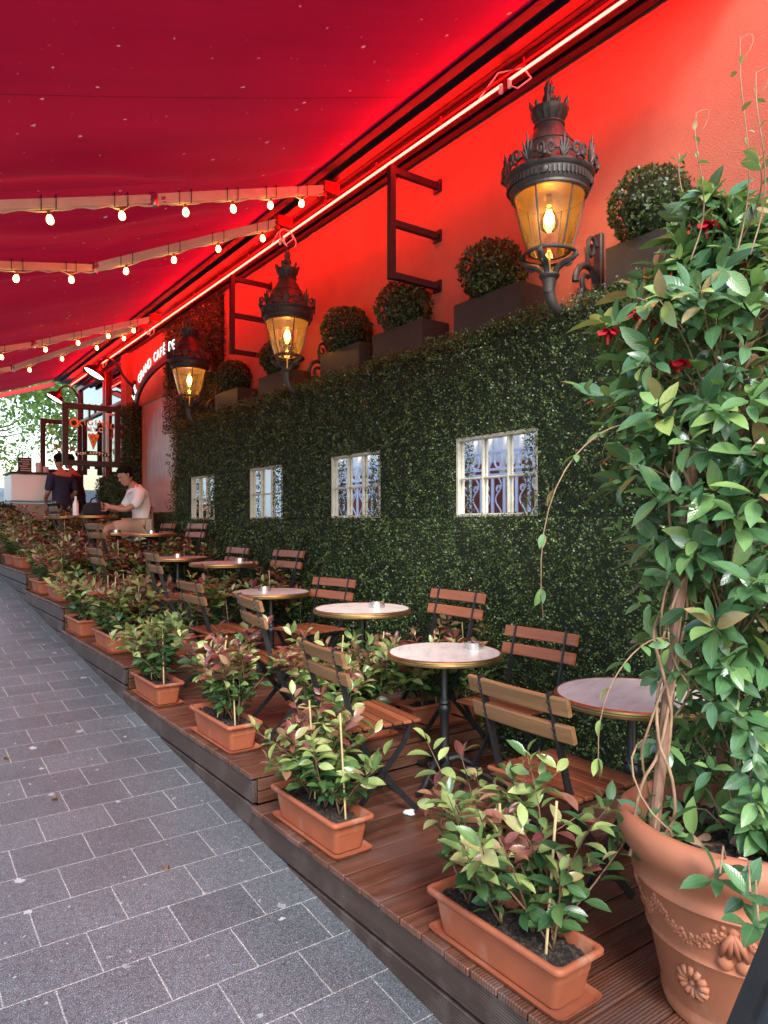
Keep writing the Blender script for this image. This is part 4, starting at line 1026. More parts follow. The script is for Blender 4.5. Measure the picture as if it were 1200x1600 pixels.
PL = [(1.585, 1.545, 0, 0, 'nearest terracotta trough planter, at the front corner of the lowest deck'), (1.585, 2.68, 1, 0, 'trough planter by the tan chair at the nearest marble table, tall red tips'),
      (1.585, 3.71, 3, 0, 'bushy trough planter at the near edge of the second deck'), (1.585, 4.87, 2, 0, 'trough planter with pale green leaves just below the third deck step'),
      (1.585, 5.98, 6, 3.14, 'trough planter with broad pale leaves at the start of the third deck'), (1.585, 7.00, 5, 3.14, 'dark leaved trough planter just below the fourth deck step'),
      (1.585, 7.93, 7, 0, 'trough planter with a tall pale cane on the fourth deck'), (1.585, 8.86, 3, 3.14, 'trough planter tight below the fifth deck step'),
      (1.60, 10.25, 0, 3.14, 'small looking trough planter at the near edge of the fifth deck'), (1.60, 11.05, 4, 0, 'farthest trough planter at the left edge of the picture'),
      (2.78, 3.27, 4, 1.57, 'trough planter across the deck behind the nearest marble table'), (2.14, 3.30, 6, 1.57, 'trough planter across the deck beside the tan chair seat'),
      (2.78, 5.40, 7, 1.57, 'trough planter against the hedge below the pinkish marble table'), (2.14, 5.42, 5, 1.57, 'trough planter across the third deck, near the chair backs'),
      (2.78, 7.48, 3, 1.57, 'trough planter against the hedge at the fourth deck step'), (2.12, 7.50, 7, 1.57, 'trough planter with its end towards the street on the fourth deck'),
      (2.45, 9.16, 4, 1.57, 'trough planter with red tips just in front of the seated man'), (2.02, 9.50, 7, 1.57, 'trough planter of long red leaves left of the seated man'),
      (1.66, 12.0, 3, 0.2, 'far trough planter of tall bronze shrubs before the white counter'), (2.2, 11.62, 4, 1.57, 'far trough planter of bright red shrubs before the people'), (1.95, 8.35, 4, 0.3, 'trough of long pink leaves between the far chairs'),
      (1.85, 6.45, 1, 0.2, 'inner trough planter beside the fourth table chair'), (2.75, 11.55, 0, 1.57, 'trough planter under the pizza sign, flowering pink')]
used = set()
for x, y, k, rz, lab in PL:
    if k not in used:
        used.add(k); VAR[k].location = (x, y, dz(y)); VAR[k].rotation_euler.z = rz; VAR[k]['label'] = lab
    else:
        o = dup(VAR[k], (x, y, dz(y)), rz, lab); s_ = random.uniform(0.95, 1.06)
# ------------------------------------------------------------------ big clay pot with the climber
PC = (1.985, 1.035); PZ = DZ[0]
pot = thing('climber_pot', 'big ornate terracotta pot with a tall leafy climber on a tripod', 'potted plant', (PC[0], PC[1], PZ))
m = MB(); prof = [(0.185, 0.0), (0.205, 0.004), (0.212, 0.03), (0.208, 0.045), (0.210, 0.05), (0.243, 0.20), (0.250, 0.208), (0.254, 0.216), (0.250, 0.224), (0.252, 0.235), (0.278, 0.345), (0.284, 0.352), (0.292, 0.362), (0.288, 0.374), (0.282, 0.382), (0.286, 0.400), (0.302, 0.43), (0.318, 0.445), (0.330, 0.470), (0.334, 0.495), (0.328, 0.518), (0.312, 0.530), (0.294, 0.530), (0.284, 0.52), (0.278, 0.50), (0.268, 0.42)]
m.lathe(prof, (0, 0, 0), 72); pp = m.build('pot', M['clay'], pot, True, 50)
def radius_at(z):
    for (r0, z0), (r1, z1) in zip(prof[:22], prof[1:23]):
        if z0 <= z <= z1 and z1 > z0: return r0 + (r1 - r0) * (z - z0) / (z1 - z0)
    return 0.25
m = MB()
def onpot(a, z, out=0.0):
    r_ = radius_at(z) + out; return Vector((r_ * math.cos(a), r_ * math.sin(a), z))
for q in range(4):
    ac = math.atan2(-PC[1], -PC[0]) - 0.06 + q * math.pi / 2
    for sg in (-1, 1):      # garland swags from the tassel
        for i in range(22):
            f = i / 21; a = ac + sg * (0.08 + 0.70 * f); z = 0.325 - 0.055 * math.sin(math.pi * f)
            for k in range(4):
                c_ = onpot(a + random.uniform(-.02, .02), z + random.uniform(-.016, .016), -0.003)
                m.lathe([(0, -.009), (.007, -.005), (.0085, .001), (.005, .007), (0, .009)], c_, 6)
    for sx, zz, rr in ((-0.022, 0.245, 0.024), (0.024, 0.245, 0.024), (0, 0.335, 0.017)):
        m.lathe([(0, -rr * 1.3), (rr * .8, -rr * .7), (rr, 0), (rr * .6, rr * 1.0), (0, rr * 1.5)], onpot(ac + sx / 0.26, zz, -0.010), 12)
    for sx in (-0.03, -0.01, 0.012, 0.032):
        m.tube([onpot(ac, 0.33, 0.006), onpot(ac + sx * .6 / .27, 0.30, 0.010), onpot(ac + sx / .26, 0.262, 0.004)], [0.007, 0.010, 0.006], 7)
m.build('garland', M['clay'], pp, True, 0)
for q in range(4):
    ac = math.atan2(-PC[1], -PC[0]) - 0.52 + q * math.pi / 2; m = MB(); c_ = onpot(ac, 0.14, -0.002)
    nx = Vector((math.cos(ac), math.sin(ac), -0.2)).normalized(); tx = Vector((-math.sin(ac), math.cos(ac), 0)); ty = nx.cross(tx)
    for k in range(12):
        a = k * math.pi / 6; d = tx * math.cos(a) + ty * math.sin(a)
        m.tube([c_ + d * 0.012, c_ + d * 0.03 + nx * 0.004, c_ + d * 0.046], [0.005, 0.010, 0.008], 7)
    m.lathe([(0, -.01), (.012, 0), (0, .012)], c_, 10); m.build('rosette', M['clay'], pp, True, 0)
m = MB(); m.grid(20, 20, lambda u, v: tuple((lambda r_, a: (r_ * math.cos(a), r_ * math.sin(a), 0.462 + random.uniform(-.008, .008)))(0.278 * u, 2 * math.pi * v))); m.build('soil', M['soil'], pot, True, 0)
# tripod poles
poles = [((-0.235, 0.13, 0.42), (-0.05, 0.10, 1.66)), ((0.16, -0.16, 0.44), (0.10, 0.02, 1.7)), ((0.20, 0.16, 0.44), (0.09, 0.14, 1.7))]
for a, b_ in poles:
    m = MB(); m.tube([a, b_], 0.0165, 10); m.build('trellis_pole', M['pole'], pot, True)
m = MB(); m.tube([(-0.235, 0.13, 0.445), (0.16, -0.16, 0.46)], 0.015, 10); m.build('trellis_rail', M['pole'], pot, True)
# climber: twisted stems, whorls of leaves filling the volume round the poles
stems = MB(); lp, ld, lu, ls, lt = [], [], [], [], []
def lerp(a, b_, q): return Vector(a).lerp(Vector(b_), q)
tips = []
for k in range(15):
    a, b_ = poles[k % 3] if k % 4 else poles[0]; ph = random.uniform(0, 6.28); tw = random.uniform(1.2, 3.2) * random.choice((-1, 1)); rr = random.uniform(0.02, 0.05)
    if k > 13: rr *= 2.0
    pts = []
    for i in range(40):
        q = i / 39 * random.uniform(.995, 1.0); p = lerp(a, b_, q); an = ph + tw * q * 6.28
        w = rr * (1 + 0.6 * math.sin(q * 9 + ph)); pts.append(p + Vector((w * math.cos(an), w * math.sin(an), 0.012 * math.sin(q * 40 + ph))))
    stems.tube(pts, random.uniform(0.0028, 0.0055), 5)
def axis_at(z):
    q = min(max((z - 0.45) / 1.2, 0), 1.35); return Vector((-0.02 + 0.10 * q, 0.0 + 0.11 * q, z))
def width_at(z):      # sideways reach of the foliage at height z above the deck
    zs = [0.40, 0.55, 0.75, 0.95, 1.15, 1.35, 1.55, 1.80, 1.95, 2.08, 2.20, 2.40]; ws = [0.20, 0.19, 0.19, 0.21, 0.26, 0.31, 0.35, 0.37, 0.36, 0.29, 0.16, 0.05]
    return float(np.interp(z, zs, ws))
def whorl(p, d, n, s, tint, spread=1.0):
    d = d.normalized(); x = d.orthogonal().normalized(); y = d.cross(x)
    a0 = random.uniform(0, 6.28)
    for i in range(n):
        a = a0 + i * 2.4; e = random.uniform(.7, 1.25) * spread if i < n - 1 else 0.3
        v = d * math.cos(e) + (x * math.cos(a) + y * math.sin(a)) * math.sin(e); v.z -= 0.12
        lp.append(p + v * 0.006 + d * (0.010 * (n - i) * -1)); ld.append(v.normalized())
        lu.append(d * 0.8 + Vector((random.gauss(0, .3), random.gauss(0, .3), 0.7))); ls.append(s * random.uniform(.55, 1.12)); lt.append(1.0 if random.random() < .025 else min(1, max(0, tint + random.gauss(0, .10) + (0.12 if i >= n - 2 else 0))))
for k in range(600):
    z = 0.46 + 1.88 * random.random() ** (0.85 if k < 450 else 0.40); w = width_at(z)
    if z < 1.15 and random.random() < .25: continue
    a = random.uniform(0, 6.28); rad = w * (random.random() ** 0.42) * (random.uniform(1.0, 1.38) if random.random() < .16 else 1.0)
    c_ = axis_at(z); p = c_ + Vector((rad * math.cos(a), rad * math.sin(a), random.uniform(-.04, .04)))
    if z < 1.2 and p.dot(Vector((math.cos(YAW), -math.sin(YAW), 0))) < -0.10 and random.random() < .6: continue
    d = Vector((math.cos(a), math.sin(a), random.uniform(-.3, .9)))
    # shoot from the axis to the whorl
    s0 = axis_at(max(0.46, z - random.uniform(.08, .28))); mid = s0.lerp(p, 0.55) + Vector((0, 0, random.uniform(-.03, .06)))
    if k % 5 < 2: stems.tube([s0, s0.lerp(mid, .5), mid, mid.lerp(p, .5) + Vector((0, 0, .01)), p], [0.003, 0.0028, 0.0024, 0.002, 0.0016], 5)
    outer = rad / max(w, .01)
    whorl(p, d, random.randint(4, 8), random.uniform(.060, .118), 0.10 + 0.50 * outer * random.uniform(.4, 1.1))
for (px_, py_, de) in ((1172, 1395, 1.55), (1185, 1440, 1.5), (1125, 1365, 1.66)):
    p = Vector((math.sin(YAW), math.cos(YAW), 0)) * de + Vector((math.cos(YAW), -math.sin(YAW), 0)) * ((px_ - 600) / 1110 * de) + Vector((0, 0, (818 - py_) / 1110 * de)) - Vector((PC[0], PC[1], PZ))
    whorl(p, Vector((-.5, -.6, .7)), 6, 0.085, 0.35); q_ = p * 0.8; stems.tube([p, p.lerp(Vector((p.x * .75, p.y * .75, 0.56)), .5) + Vector((0, 0, .03)), Vector((p.x * .7, p.y * .7, 0.50))], 0.0025, 5)
for k in range(120):
    q = random.random() ** 0.8; a_, b_ = poles[k % 3]; p = lerp(a_, b_, q * 0.75 + 0.03) + Vector((random.gauss(0, .05), random.gauss(0, .05), 0))
    whorl(p, Vector((random.gauss(0, 1), random.gauss(0, 1), random.uniform(-.5, .6))), random.randint(2, 4), random.uniform(.045, .085), random.uniform(.1, .55))
for (px_, py_, de, h_) in ((1160, 260, 1.9, 0.36), (1090, 260, 1.95, 0.16), (1185, 240, 1.8, 0.22)):
    p = Vector((math.sin(YAW), math.cos(YAW), 0)) * de + Vector((math.cos(YAW), -math.sin(YAW), 0)) * ((px_ - 600) / 1110 * de) + Vector((0, 0, (818 - py_) / 1110 * de)) - Vector((PC[0], PC[1], PZ))
    pts = [p + Vector((0.03 * math.sin(i * .5), 0.02 * math.cos(i * .4), -0.25 + (h_ + .25) * i / 14)) for i in range(15)]
    pts += [pts[-1] + Vector((0.03 * math.sin(i * .6), -0.02 * math.sin(i * .6), 0.012 * math.cos(i * .6) * i)) for i in range(1, 6)]
    stems.tube(pts, [0.0022 - 0.0012 * i / 19 for i in range(20)], 5)
    for i in (4, 7, 9, 12): whorl(pts[i], Vector((0.3, -0.3, 1)), 2, 0.035, 0.85)
# trailing shoots
for (z, a, L, drop) in ((1.62, 2.75, 0.42, 0.55), (2.15, -0.6, 0.16, -0.55), (2.2, 0.9, 0.10, -0.42), (1.0, 2.9, 0.30, 0.35), (0.52, 4.3, 0.30, 0.12), (2.1, 4.0, 0.2, -0.2), (2.12, 1.2, 0.03, -0.30)):
    s0 = axis_at(z); dirv = Vector((math.cos(a), math.sin(a), 0)); pts = []
    for i in range(16):
        q = i / 15; pts.append(s0 + dirv * (0.15 + L * math.sin(q * 1.7)) + Vector((0.02 * math.sin(q * 7), 0.02 * math.cos(q * 6), 0.08 * math.sin(q * 3) - drop * q * q)))
    stems.tube(pts, [0.0028 - 0.0015 * i / 15 for i in range(16)], 5)
    for i in range(4, 16, 2):
        dv = (pts[i] - pts[i - 1]).normalized(); sd_ = dv.cross(Vector((0, 0, 1)));
        for sg in (-1, 1):
            if random.random() < .8:
                v = (dv * .6 + sd_ * sg).normalized(); lp.append(pts[i]); ld.append(v); lu.append(Vector((random.gauss(0, .3), random.gauss(0, .3), 1))); ls.append(random.uniform(.035, .06)); lt.append(random.uniform(.55, .85))
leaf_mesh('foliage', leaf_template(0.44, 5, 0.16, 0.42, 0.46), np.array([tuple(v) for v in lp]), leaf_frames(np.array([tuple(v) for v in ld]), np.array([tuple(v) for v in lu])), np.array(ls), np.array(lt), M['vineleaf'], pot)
stems.build('stems', M['vine_stem'], pot, True, 0)
# dry leaves caught in the top and on the soil
lp, ld, lu, ls, lt = [], [], [], [], []
for k in range(150):
    if k < 95: z = random.uniform(1.75, 2.15); a = random.uniform(0, 6.28); r_ = 0.26 * random.random(); p = axis_at(z) + Vector((r_ * math.cos(a) + 0.05, r_ * math.sin(a) - 0.1, 0))
    else: a = random.uniform(0, 6.28); r_ = 0.26 * math.sqrt(random.random()); p = Vector((r_ * math.cos(a), r_ * math.sin(a), 0.475))
    lp.append(tuple(p)); v = Vector((random.gauss(0, 1), random.gauss(0, 1), random.gauss(-.5, .6) if k < 95 else random.gauss(0, .15))).normalized(); ld.append(tuple(v)); lu.append((random.gauss(0, 1), random.gauss(0, 1), 0.8)); ls.append(random.uniform(.03, .07)); lt.append(random.random())
leaf_mesh('dry_leaves', leaf_template(0.5, 4, 0.5, 0.9, 0.45), np.array(lp), leaf_frames(np.array(ld), np.array(lu)), np.array(ls), np.array(lt), M['dryleaf'], pot)
for (dx, dy, z) in ((-0.10, -0.04, 2.22), (0.02, 0.20, 2.0), (-0.20, 0.12, 1.98), (-0.25, 0.20, 1.93), (-0.04, -0.12, 2.12), (-0.2, 0.0, 1.80)):
    m = MB(); c_ = axis_at(z) + Vector((dx, dy, 0))
    for k in range(5):
        a = k * 1.257 + dx * 9; v = Vector((math.cos(a), math.sin(a), 0.25))
        m.grid(3, 3, lambda u, w: tuple(c_ + v * (0.034 * u) + Vector((-v.y, v.x, 0)) * (w - .5) * 0.042 * math.sin(math.pi * min(1, u * .75 + .18)) + Vector((0, 0, 0.014 * math.sin(u * 3 + w * 2)))))
    m.lathe([(0.004, -0.03), (0.008, 0), (0.004, 0.01)], c_, 8); m.build('flower', M['petal'], pot, True, 0)

# ------------------------------------------------------------------ A-board at the lower right corner
ab = thing('pavement_sign', 'black framed slate A board leaning at the bottom right corner', 'sign', (0.855, 0.80, gz(0.8)), 0.0)
VD = Vector((math.sin(YAW), math.cos(YAW), 0)); RT = Vector((math.cos(YAW), -math.sin(YAW), 0))
def abp(s_, d_): return RT * (s_ * 0.41) + VD * d_ + Vector((0, 0, s_))
for sg in (0, 1):
    m = MB(); nrm = (RT * -0.93 + Vector((0, 0, 0.38))).normalized()
    def P_(s_, d_): 
        p = abp(s_, d_)
        return p if sg == 0 else RT * (0.82 * 1.15 - p.dot(RT)) + VD * p.dot(VD) + Vector((0, 0, p.z))
    upv = nrm
    for a, b_ in (((0, 0), (1.15, 0)), ((0, -0.5), (1.15, -0.5)), ((0.05, 0), (0.05, -0.5)), ((1.12, 0), (1.12, -0.5))):
        m.bar(P_(*a), P_(*b_), 0.045, 0.022, upv if sg == 0 else (RT * 0.93 + Vector((0, 0, .38))))
    fr = m.build('frame', M['iron'], ab)
    m = MB(); q = [P_(0.05, -0.02), P_(1.12, -0.02), P_(1.12, -0.48), P_(0.05, -0.48)]; off = (nrm if sg == 0 else RT) * -0.006
    m.loft([[p for p in q], [p + off for p in q]], True); m.build('slate', M['board'], fr)

# ------------------------------------------------------------------ lettering helper
def text_mesh(body, size, mat, parent, loc, ax, ay, name='lettering', extrude=0.002, align='CENTER', sx=1.0, bold=0.0):
    cu = bpy.data.curves.new(name, 'FONT'); cu.body = body; cu.size = size; cu.align_x = align; cu.align_y = 'CENTER'; cu.extrude = extrude; cu.offset = bold
    to = bpy.data.objects.new(name, cu); COL.objects.link(to)
    dg = bpy.context.evaluated_depsgraph_get(); me = bpy.data.meshes.new_from_object(to.evaluated_get(dg)); bpy.data.objects.remove(to)
    ax, ay = Vector(ax).normalized(), Vector(ay).normalized(); an = ax.cross(ay)
    mt = Matrix((ax * sx, ay, an)).transposed().to_4x4(); mt.translation = Vector(loc); me.transform(mt)
    me.materials.clear()
    return link(name, me, mat, parent)
def arc_text(body, size, mat, parent, c, ax, ay, fn, step, name='lettering', bold=0.0, sx=1.0):
    """fn(t) -> (u, v, angle) for running length t"""
    ax, ay = Vector(ax), Vector(ay); n = len(body); me_all = None; bm = bmesh.new()
    for i, ch in enumerate(body):
        if ch == ' ': continue
        u, v, an = fn((i - (n - 1) / 2) * step)
        d = ax * math.cos(an) + ay * math.sin(an); e = -ax * math.sin(an) + ay * math.cos(an)
        o = text_mesh(ch, size, None, None, Vector(c) + ax * u + ay * v, d, e, 'tmp', 0.004, sx=sx, bold=bold)
        bm.from_mesh(o.data); me = o.data; bpy.data.objects.remove(o); bpy.data.meshes.remove(me)
    me = bpy.data.meshes.new(name); bm.to_mesh(me); bm.free()
    return link(name, me, mat, parent)

# ------------------------------------------------------------------ hanging signs, menu panel, arch sign, gooseneck lamps
def hanging_sign(label, x0, y, z0, w, h):
    t = thing('hanging_sign', label, 'sign', (x0, y, z0), group='glass signs hung square to the wall')
    m = MB(); f = 0.085
    m.bevbox((f / 2, 0, h / 2), (f, 0.05, h), .006); m.bevbox((w - f / 2, 0, h / 2), (f, 0.05, h), .006)
    m.bevbox((w / 2, 0, f / 2), (w - 2 * f, 0.05, f), .006); m.bevbox((w / 2, 0, h - f / 2), (w - 2 * f, 0.05, f), .006)
    m.build('frame', M['signframe'], t)
    m = MB(); m.box((w / 2, 0.0, h / 2), (w - 2 * f + .01, 0.008, h - 2 * f + .01)); m.build('glass', M['clear'], t)
    for q in (0.86, 0.14):
        m = MB(); m.box(((WX - x0 + w) / 2, 0, h * q), (WX - x0 - w - 0.002, 0.035, 0.05)); m.build('wall_arm', M['signframe'], t)
    return t
Y1 = 11.35; s1 = hanging_sign('black framed glass sign reading ORIGINAL N.Y.C with a pizza slice', 2.29, Y1, 0.865, 0.84, 0.94)
AXS, AYS = (1, 0, 0), (0, 0, 1); yy = -0.012
def arch(r): return lambda t: (r * math.sin(t / r), r * math.cos(t / r) - r, -t / r)
arc_text('RIGINAL', 0.115, M['gold'], s1, (0.475, yy, 0.665), AXS, AYS, arch(0.85), 0.079, bold=0.002)
text_mesh('O', 0.17, M['gold'], s1, (0.165, yy - .003, 0.635), (1, 0, .22), (-.22, 0, 1), bold=0.006)
text_mesh('N.Y.C', 0.095, M['goldpale'], s1, (0.46, yy, 0.560), AXS, AYS, bold=0.003)
m = MB(); m.extrude([(-0.085, 0.10), (-0.06, 0.125), (-0.04, 0.105), (-0.01, 0.13), (0.02, 0.11), (0.05, 0.13), (0.085, 0.10), (0.004, -0.12), (-0.006, -0.12)], (0.44, yy, 0.38), AXS, AYS, (0, 1, 0), 0.008); m.build('pizza_slice', M['gold'], s1)
m = MB()
for u, v, r in ((-0.03, 0.06, .016), (0.035, 0.05, .017), (0.0, 0.0, .014), (0.012, 0.085, .012), (0.0, -0.06, .009)):
    m.lathe([(r, -0.004), (r, 0.004)], (0.44 + u, yy - 0.006, 0.38 + v), 12, True, axis=Matrix.Rotation(math.pi / 2, 3, 'X'))
m.build('pizza_topping', M['redletter'], s1)
m = MB()
for k in range(10):
    t_ = (k - 4.5) * 0.052; u, v, an = arch(0.9)(t_); m.box((0.44 + u, yy, 0.205 + v), (0.056, 0.006, 0.062), Matrix.Rotation(-an, 3, 'Y'))
m.build('ribbon', M['blackletter'], s1)
arc_text('BON APPETIT', 0.055, M['goldpale'], s1, (0.44, yy - 0.006, 0.203), AXS, AYS, arch(0.9), 0.043, bold=0.002)
Y2 = 14.4; s2 = hanging_sign('farther black framed glass sign with mirrored black lettering', 2.53, Y2, 0.93, 0.82, 1.02)
text_mesh('COME IN AND ENJOY', 0.062, M['blackletter'], s2, (0.41, yy, 0.66), (-1, 0, 0), AYS, bold=0.002)
text_mesh('PIZZA', 0.15, M['redletter'], s2, (0.41, yy, 0.47), (-1, 0, 0), AYS, bold=0.003)
text_mesh('TO GO', 0.12, M['blackletter'], s2, (0.41, yy, 0.26), (-1, 0, 0), AYS, bold=0.002)

mp = thing('menu_panel', 'coppery arched menu panel on the wall behind the seated man', 'panel', (WX - 0.03, 10.2, 0.15))
m = MB(); m.box((0.0, 0, 0.82), (0.03, 1.44, 1.66)); m.build('panel', M['menu'], mp)
m = MB(); f = 0.035
for (y, z, sy, sz) in ((-0.735, 0.82, f, 1.72), (0.735, 0.82, f, 1.72), (0, 1.667, 1.43, f), (0, -0.02, 1.43, f)): m.bevbox((-0.006, y, z), (0.045, sy, sz), .004)
m.build('frame', M['clay'], mp)
asn = thing('arched_sign', 'white lit arched lettering on a dark band above the menu panel', 'sign', (WX - 0.12, 9.55, 1.80))
A_, B_ = 1.52, 0.50
m = MB(); th = np.linspace(0, math.pi, 40)
outer = [(-0.0, A_ * math.cos(a), B_ * math.sin(a)) for a in th]; inner = [(0, (A_ - .10) * math.cos(a), (B_ - .09) * math.sin(a)) for a in th]
m.loft([[(-0.02, p[1], p[2]), (0.02, p[1], p[2]), (0.02, q[1], q[2]), (-0.02, q[1], q[2])] for p, q in zip(outer, inner)], True); m.build('band', M['signframe'], asn)
def ell(t):
    # running length from the far (left) springing, read towards the near end
    s_ = t + 1.0; a = math.pi * 0; acc = 0; a = 0.16
    while acc < s_ and a < math.pi:
        da = 0.004; acc += math.hypot((A_ + .06) * math.sin(a) * da, (B_ + .08) * math.cos(a) * da); a += da
    du, dv = (A_ + .06) * math.sin(a), (B_ + .08) * math.cos(a)
    return (-(A_ + .06) * math.cos(a), (B_ + .08) * math.sin(a), math.atan2(dv, du))
arc_text('LE GRAND CAFÉ DE', 0.185, M['letter_light'], asn, (-0.03, 0, 0), (0, -1, 0), (0, 0, 1), ell, 0.125, bold=0.001)

def gooseneck(label, y, dzz):
    t = thing('gooseneck_lamp', label, 'wall lamp', (WX, y, 2.14 + dzz), group='gooseneck sign lamps')
    m = MB(); m.bevbox((-0.012, 0, 0), (0.03, 0.10, 0.26), .006); m.build('wall_plate', M['maroon'], t)
    pts = [(-0.01, 0, 0.03), (-0.10, 0, 0.09), (-0.19, 0, 0.20), (-0.25, 0, 0.32), (-0.33, 0, 0.41), (-0.42, 0, 0.435), (-0.50, 0, 0.40), (-0.545, 0, 0.335)]
    m = MB(); m.tube(pts, [0.026, 0.024, 0.020, 0.018, 0.017, 0.017, 0.018, 0.02], 10); m.build('arm', M['maroon'], t, True)
    ax_ = Matrix.Rotation(math.atan2(0.50, 0.86), 3, 'Y')
    m = MB(); m.lathe([(0.03, 0.10), (0.04, 0.06), (0.055, 0.03), (0.11, 0.0), (0.155, -0.05), (0.178, -0.11), (0.183, -0.115), (0.176, -0.108), (0.150, -0.048), (0.10, -0.002), (0.04, 0.02)], (-0.575, 0, 0.25), 28, axis=ax_); sh = m.build('shade', M['maroon'], t, True)
    m = MB(); m.lathe([(0.0, -0.085), (0.158, -0.085)], (-0.575, 0, 0.25), 28, axis=ax_); m.build('diffuser', M['shadelight'], sh)
    return t
gl_ = gooseneck('nearer maroon gooseneck lamp above the ORIGINAL sign', 11.5, 0.0)
dup(gl_, (WX, 14.4, 2.14 + 0.03), 0, 'farther maroon gooseneck lamp above the back sign')

# ------------------------------------------------------------------ shop front beyond the terrace
sf = thing('shop_front', 'red framed shop window with warm reflections beyond the menu panel', 'shop front', (WX, 11.95, -0.6))
m = MB()
m.box((0.25, 1.75, 4.1), (0.5, 3.5, 1.6)); m.build('fascia', M['redwood'], sf)
m = MB(); m.box((0.06, 1.75, 0.35), (0.12, 3.48, 1.0)); m.build('stall_riser', M['redwood'], sf)
for y in (0.05, 1.30, 1.45, 3.43):
    m = MB(); m.bevbox((0.02, y, 2.08), (0.06, 0.085, 2.44), .006); m.build('mullion', M['redwood'], sf)
m = MB(); m.bevbox((0.025, 1.75, 2.65), (0.05, 3.4, 0.06), .006); m.bevbox((-0.02, 1.75, 0.84), (0.16, 3.48, 0.06), .006); m.build('transom', M['redwood'], sf)
m = MB(); m.box((0.05, 1.75, 2.08), (0.01, 3.4, 2.44)); m.build('glass', glassmat('shop_glass', (0.5, 0.5, 0.5), 1.9, 0.0, 1.6), sf)
m = MB(); m.box((0.9, 1.75, 1.4), (0.02, 3.4, 3.0)); m.build('back_room', plain('back_room_paint', (0.25, 0.10, 0.05), 0.8), sf)
for k in range(5):
    m = MB(); m.lathe([(0.0, -0.08), (0.07, -0.05), (0.05, 0.04), (0.0, 0.07)], (0.5, 0.5 + 0.6 * k, 2.5 - 0.1 * (k % 2)), 10); m.build('pendant_lamp', M['interior'], sf, True)
ws = thing('window_sign', 'small glass sign with red letters fixed in front of the narrow hedge strip', 'sign', (3.06, 11.9, 0.92))
m = MB(); w_, h_ = 0.42, 0.86
m.bevbox((0.02, 0, h_ / 2), (0.04, 0.04, h_), .005); m.bevbox((w_ - .02, 0, h_ / 2), (0.04, 0.04, h_), .005); m.bevbox((w_ / 2, 0, 0.02), (w_ - .08, 0.04, 0.04), .005); m.bevbox((w_ / 2, 0, h_ - 0.02), (w_ - .08, 0.04, 0.04), .005); m.build('frame', M['white'], ws)
m = MB(); m.box((w_ / 2, 0, h_ / 2), (w_ - .07, 0.008, h_ - .07)); m.build('glass', M['clear'], ws)
text_mesh('JA', 0.19, M['redletter'], ws, (0.16, -0.012, 0.55), AXS, AYS, bold=0.005)

# ------------------------------------------------------------------ white counter, its board, far bush
ct_ = thing('serving_counter', 'white serving counter with a brown front panel at the far left', 'counter', (1.90, 13.6, gz(13.6)))
m = MB(); m.bevbox((0.42, 0, 0.46), (0.84, 0.7, 0.86), .01); m.build('front_panel', M['brownpanel'], ct_)
m = MB(); m.bevbox((0.42, -0.02, 1.15), (0.90, 0.78, 0.46), .02); m.build('upper_case', M['white'], ct_)
m = MB(); m.bevbox((0.42, -0.02, 1.40), (0.94, 0.82, 0.035), .008); m.build('worktop', M['darkmetal'], ct_)
m = MB(); m.box((0.70, -0.418, 1.06), (0.11, 0.006, 0.05)); m.build('sticker', M['paleblue'], ct_)
ms = thing('price_board', 'small black board with white scribbled lines on the white counter', 'board', (2.16, 13.7, gz(13.6) + 1.42))
m = MB(); m.bevbox((0, 0, 0.14), (0.22, 0.02, 0.28), .004); m.build('slate', M['board'], ms)
m = MB()
for k in range(6): m.box((random.uniform(-.02, .02), -0.0125, 0.24 - k * 0.038), (random.uniform(.10, .17), 0.003, 0.010))
m.build('chalk_lines', M['white'], ms)
for k, (x, y) in enumerate(((2.36, 13.6), (2.5, 13.72))):
    t = thing('takeaway_cup_stack', ('taller' if k == 0 else 'shorter') + ' stack of white cups beside the price board', 'cups', (x, y, gz(13.6) + 1.42))
    m = MB()
    for q in range(6 - 2 * k): m.lathe([(0.040, q * 0.03), (0.052, q * 0.03 + 0.045), (0.049, q * .03 + .045), (0.037, q * .03 + 0.002)], (0, 0, 0), 14)
    m.build('cups', M['white'], t, True)
fb = thing('round_bush', 'dark round clipped bush in a pot at the far left edge', 'bush', (1.62, 12.55, gz(12.55)))
m = MB(); m.lathe([(0.0, 0), (0.18, 0), (0.22, 0.3), (0.24, 0.31), (0.24, 0.35), (0.21, 0.35), (0.2, 0.3), (0, 0.29)], (0, 0, 0), 20); m.build('pot', M['clay'], fb, True)
p, d = ball_bush(3.0, 0.34); hedge_leaves(p + np.array([0, 0, 0.64]), d, 0.045, 'foliage', fb)
m = MB(); m.lathe([(0.001, -0.27), (0.2, -0.2), (0.27, 0), (0.2, 0.2), (0.001, 0.27)], (0, 0, 0.64), 14); m.tube([(0, 0, .29), (0, 0, .45)], .03, 8); m.build('branches', M['hedgecore'], fb, True)

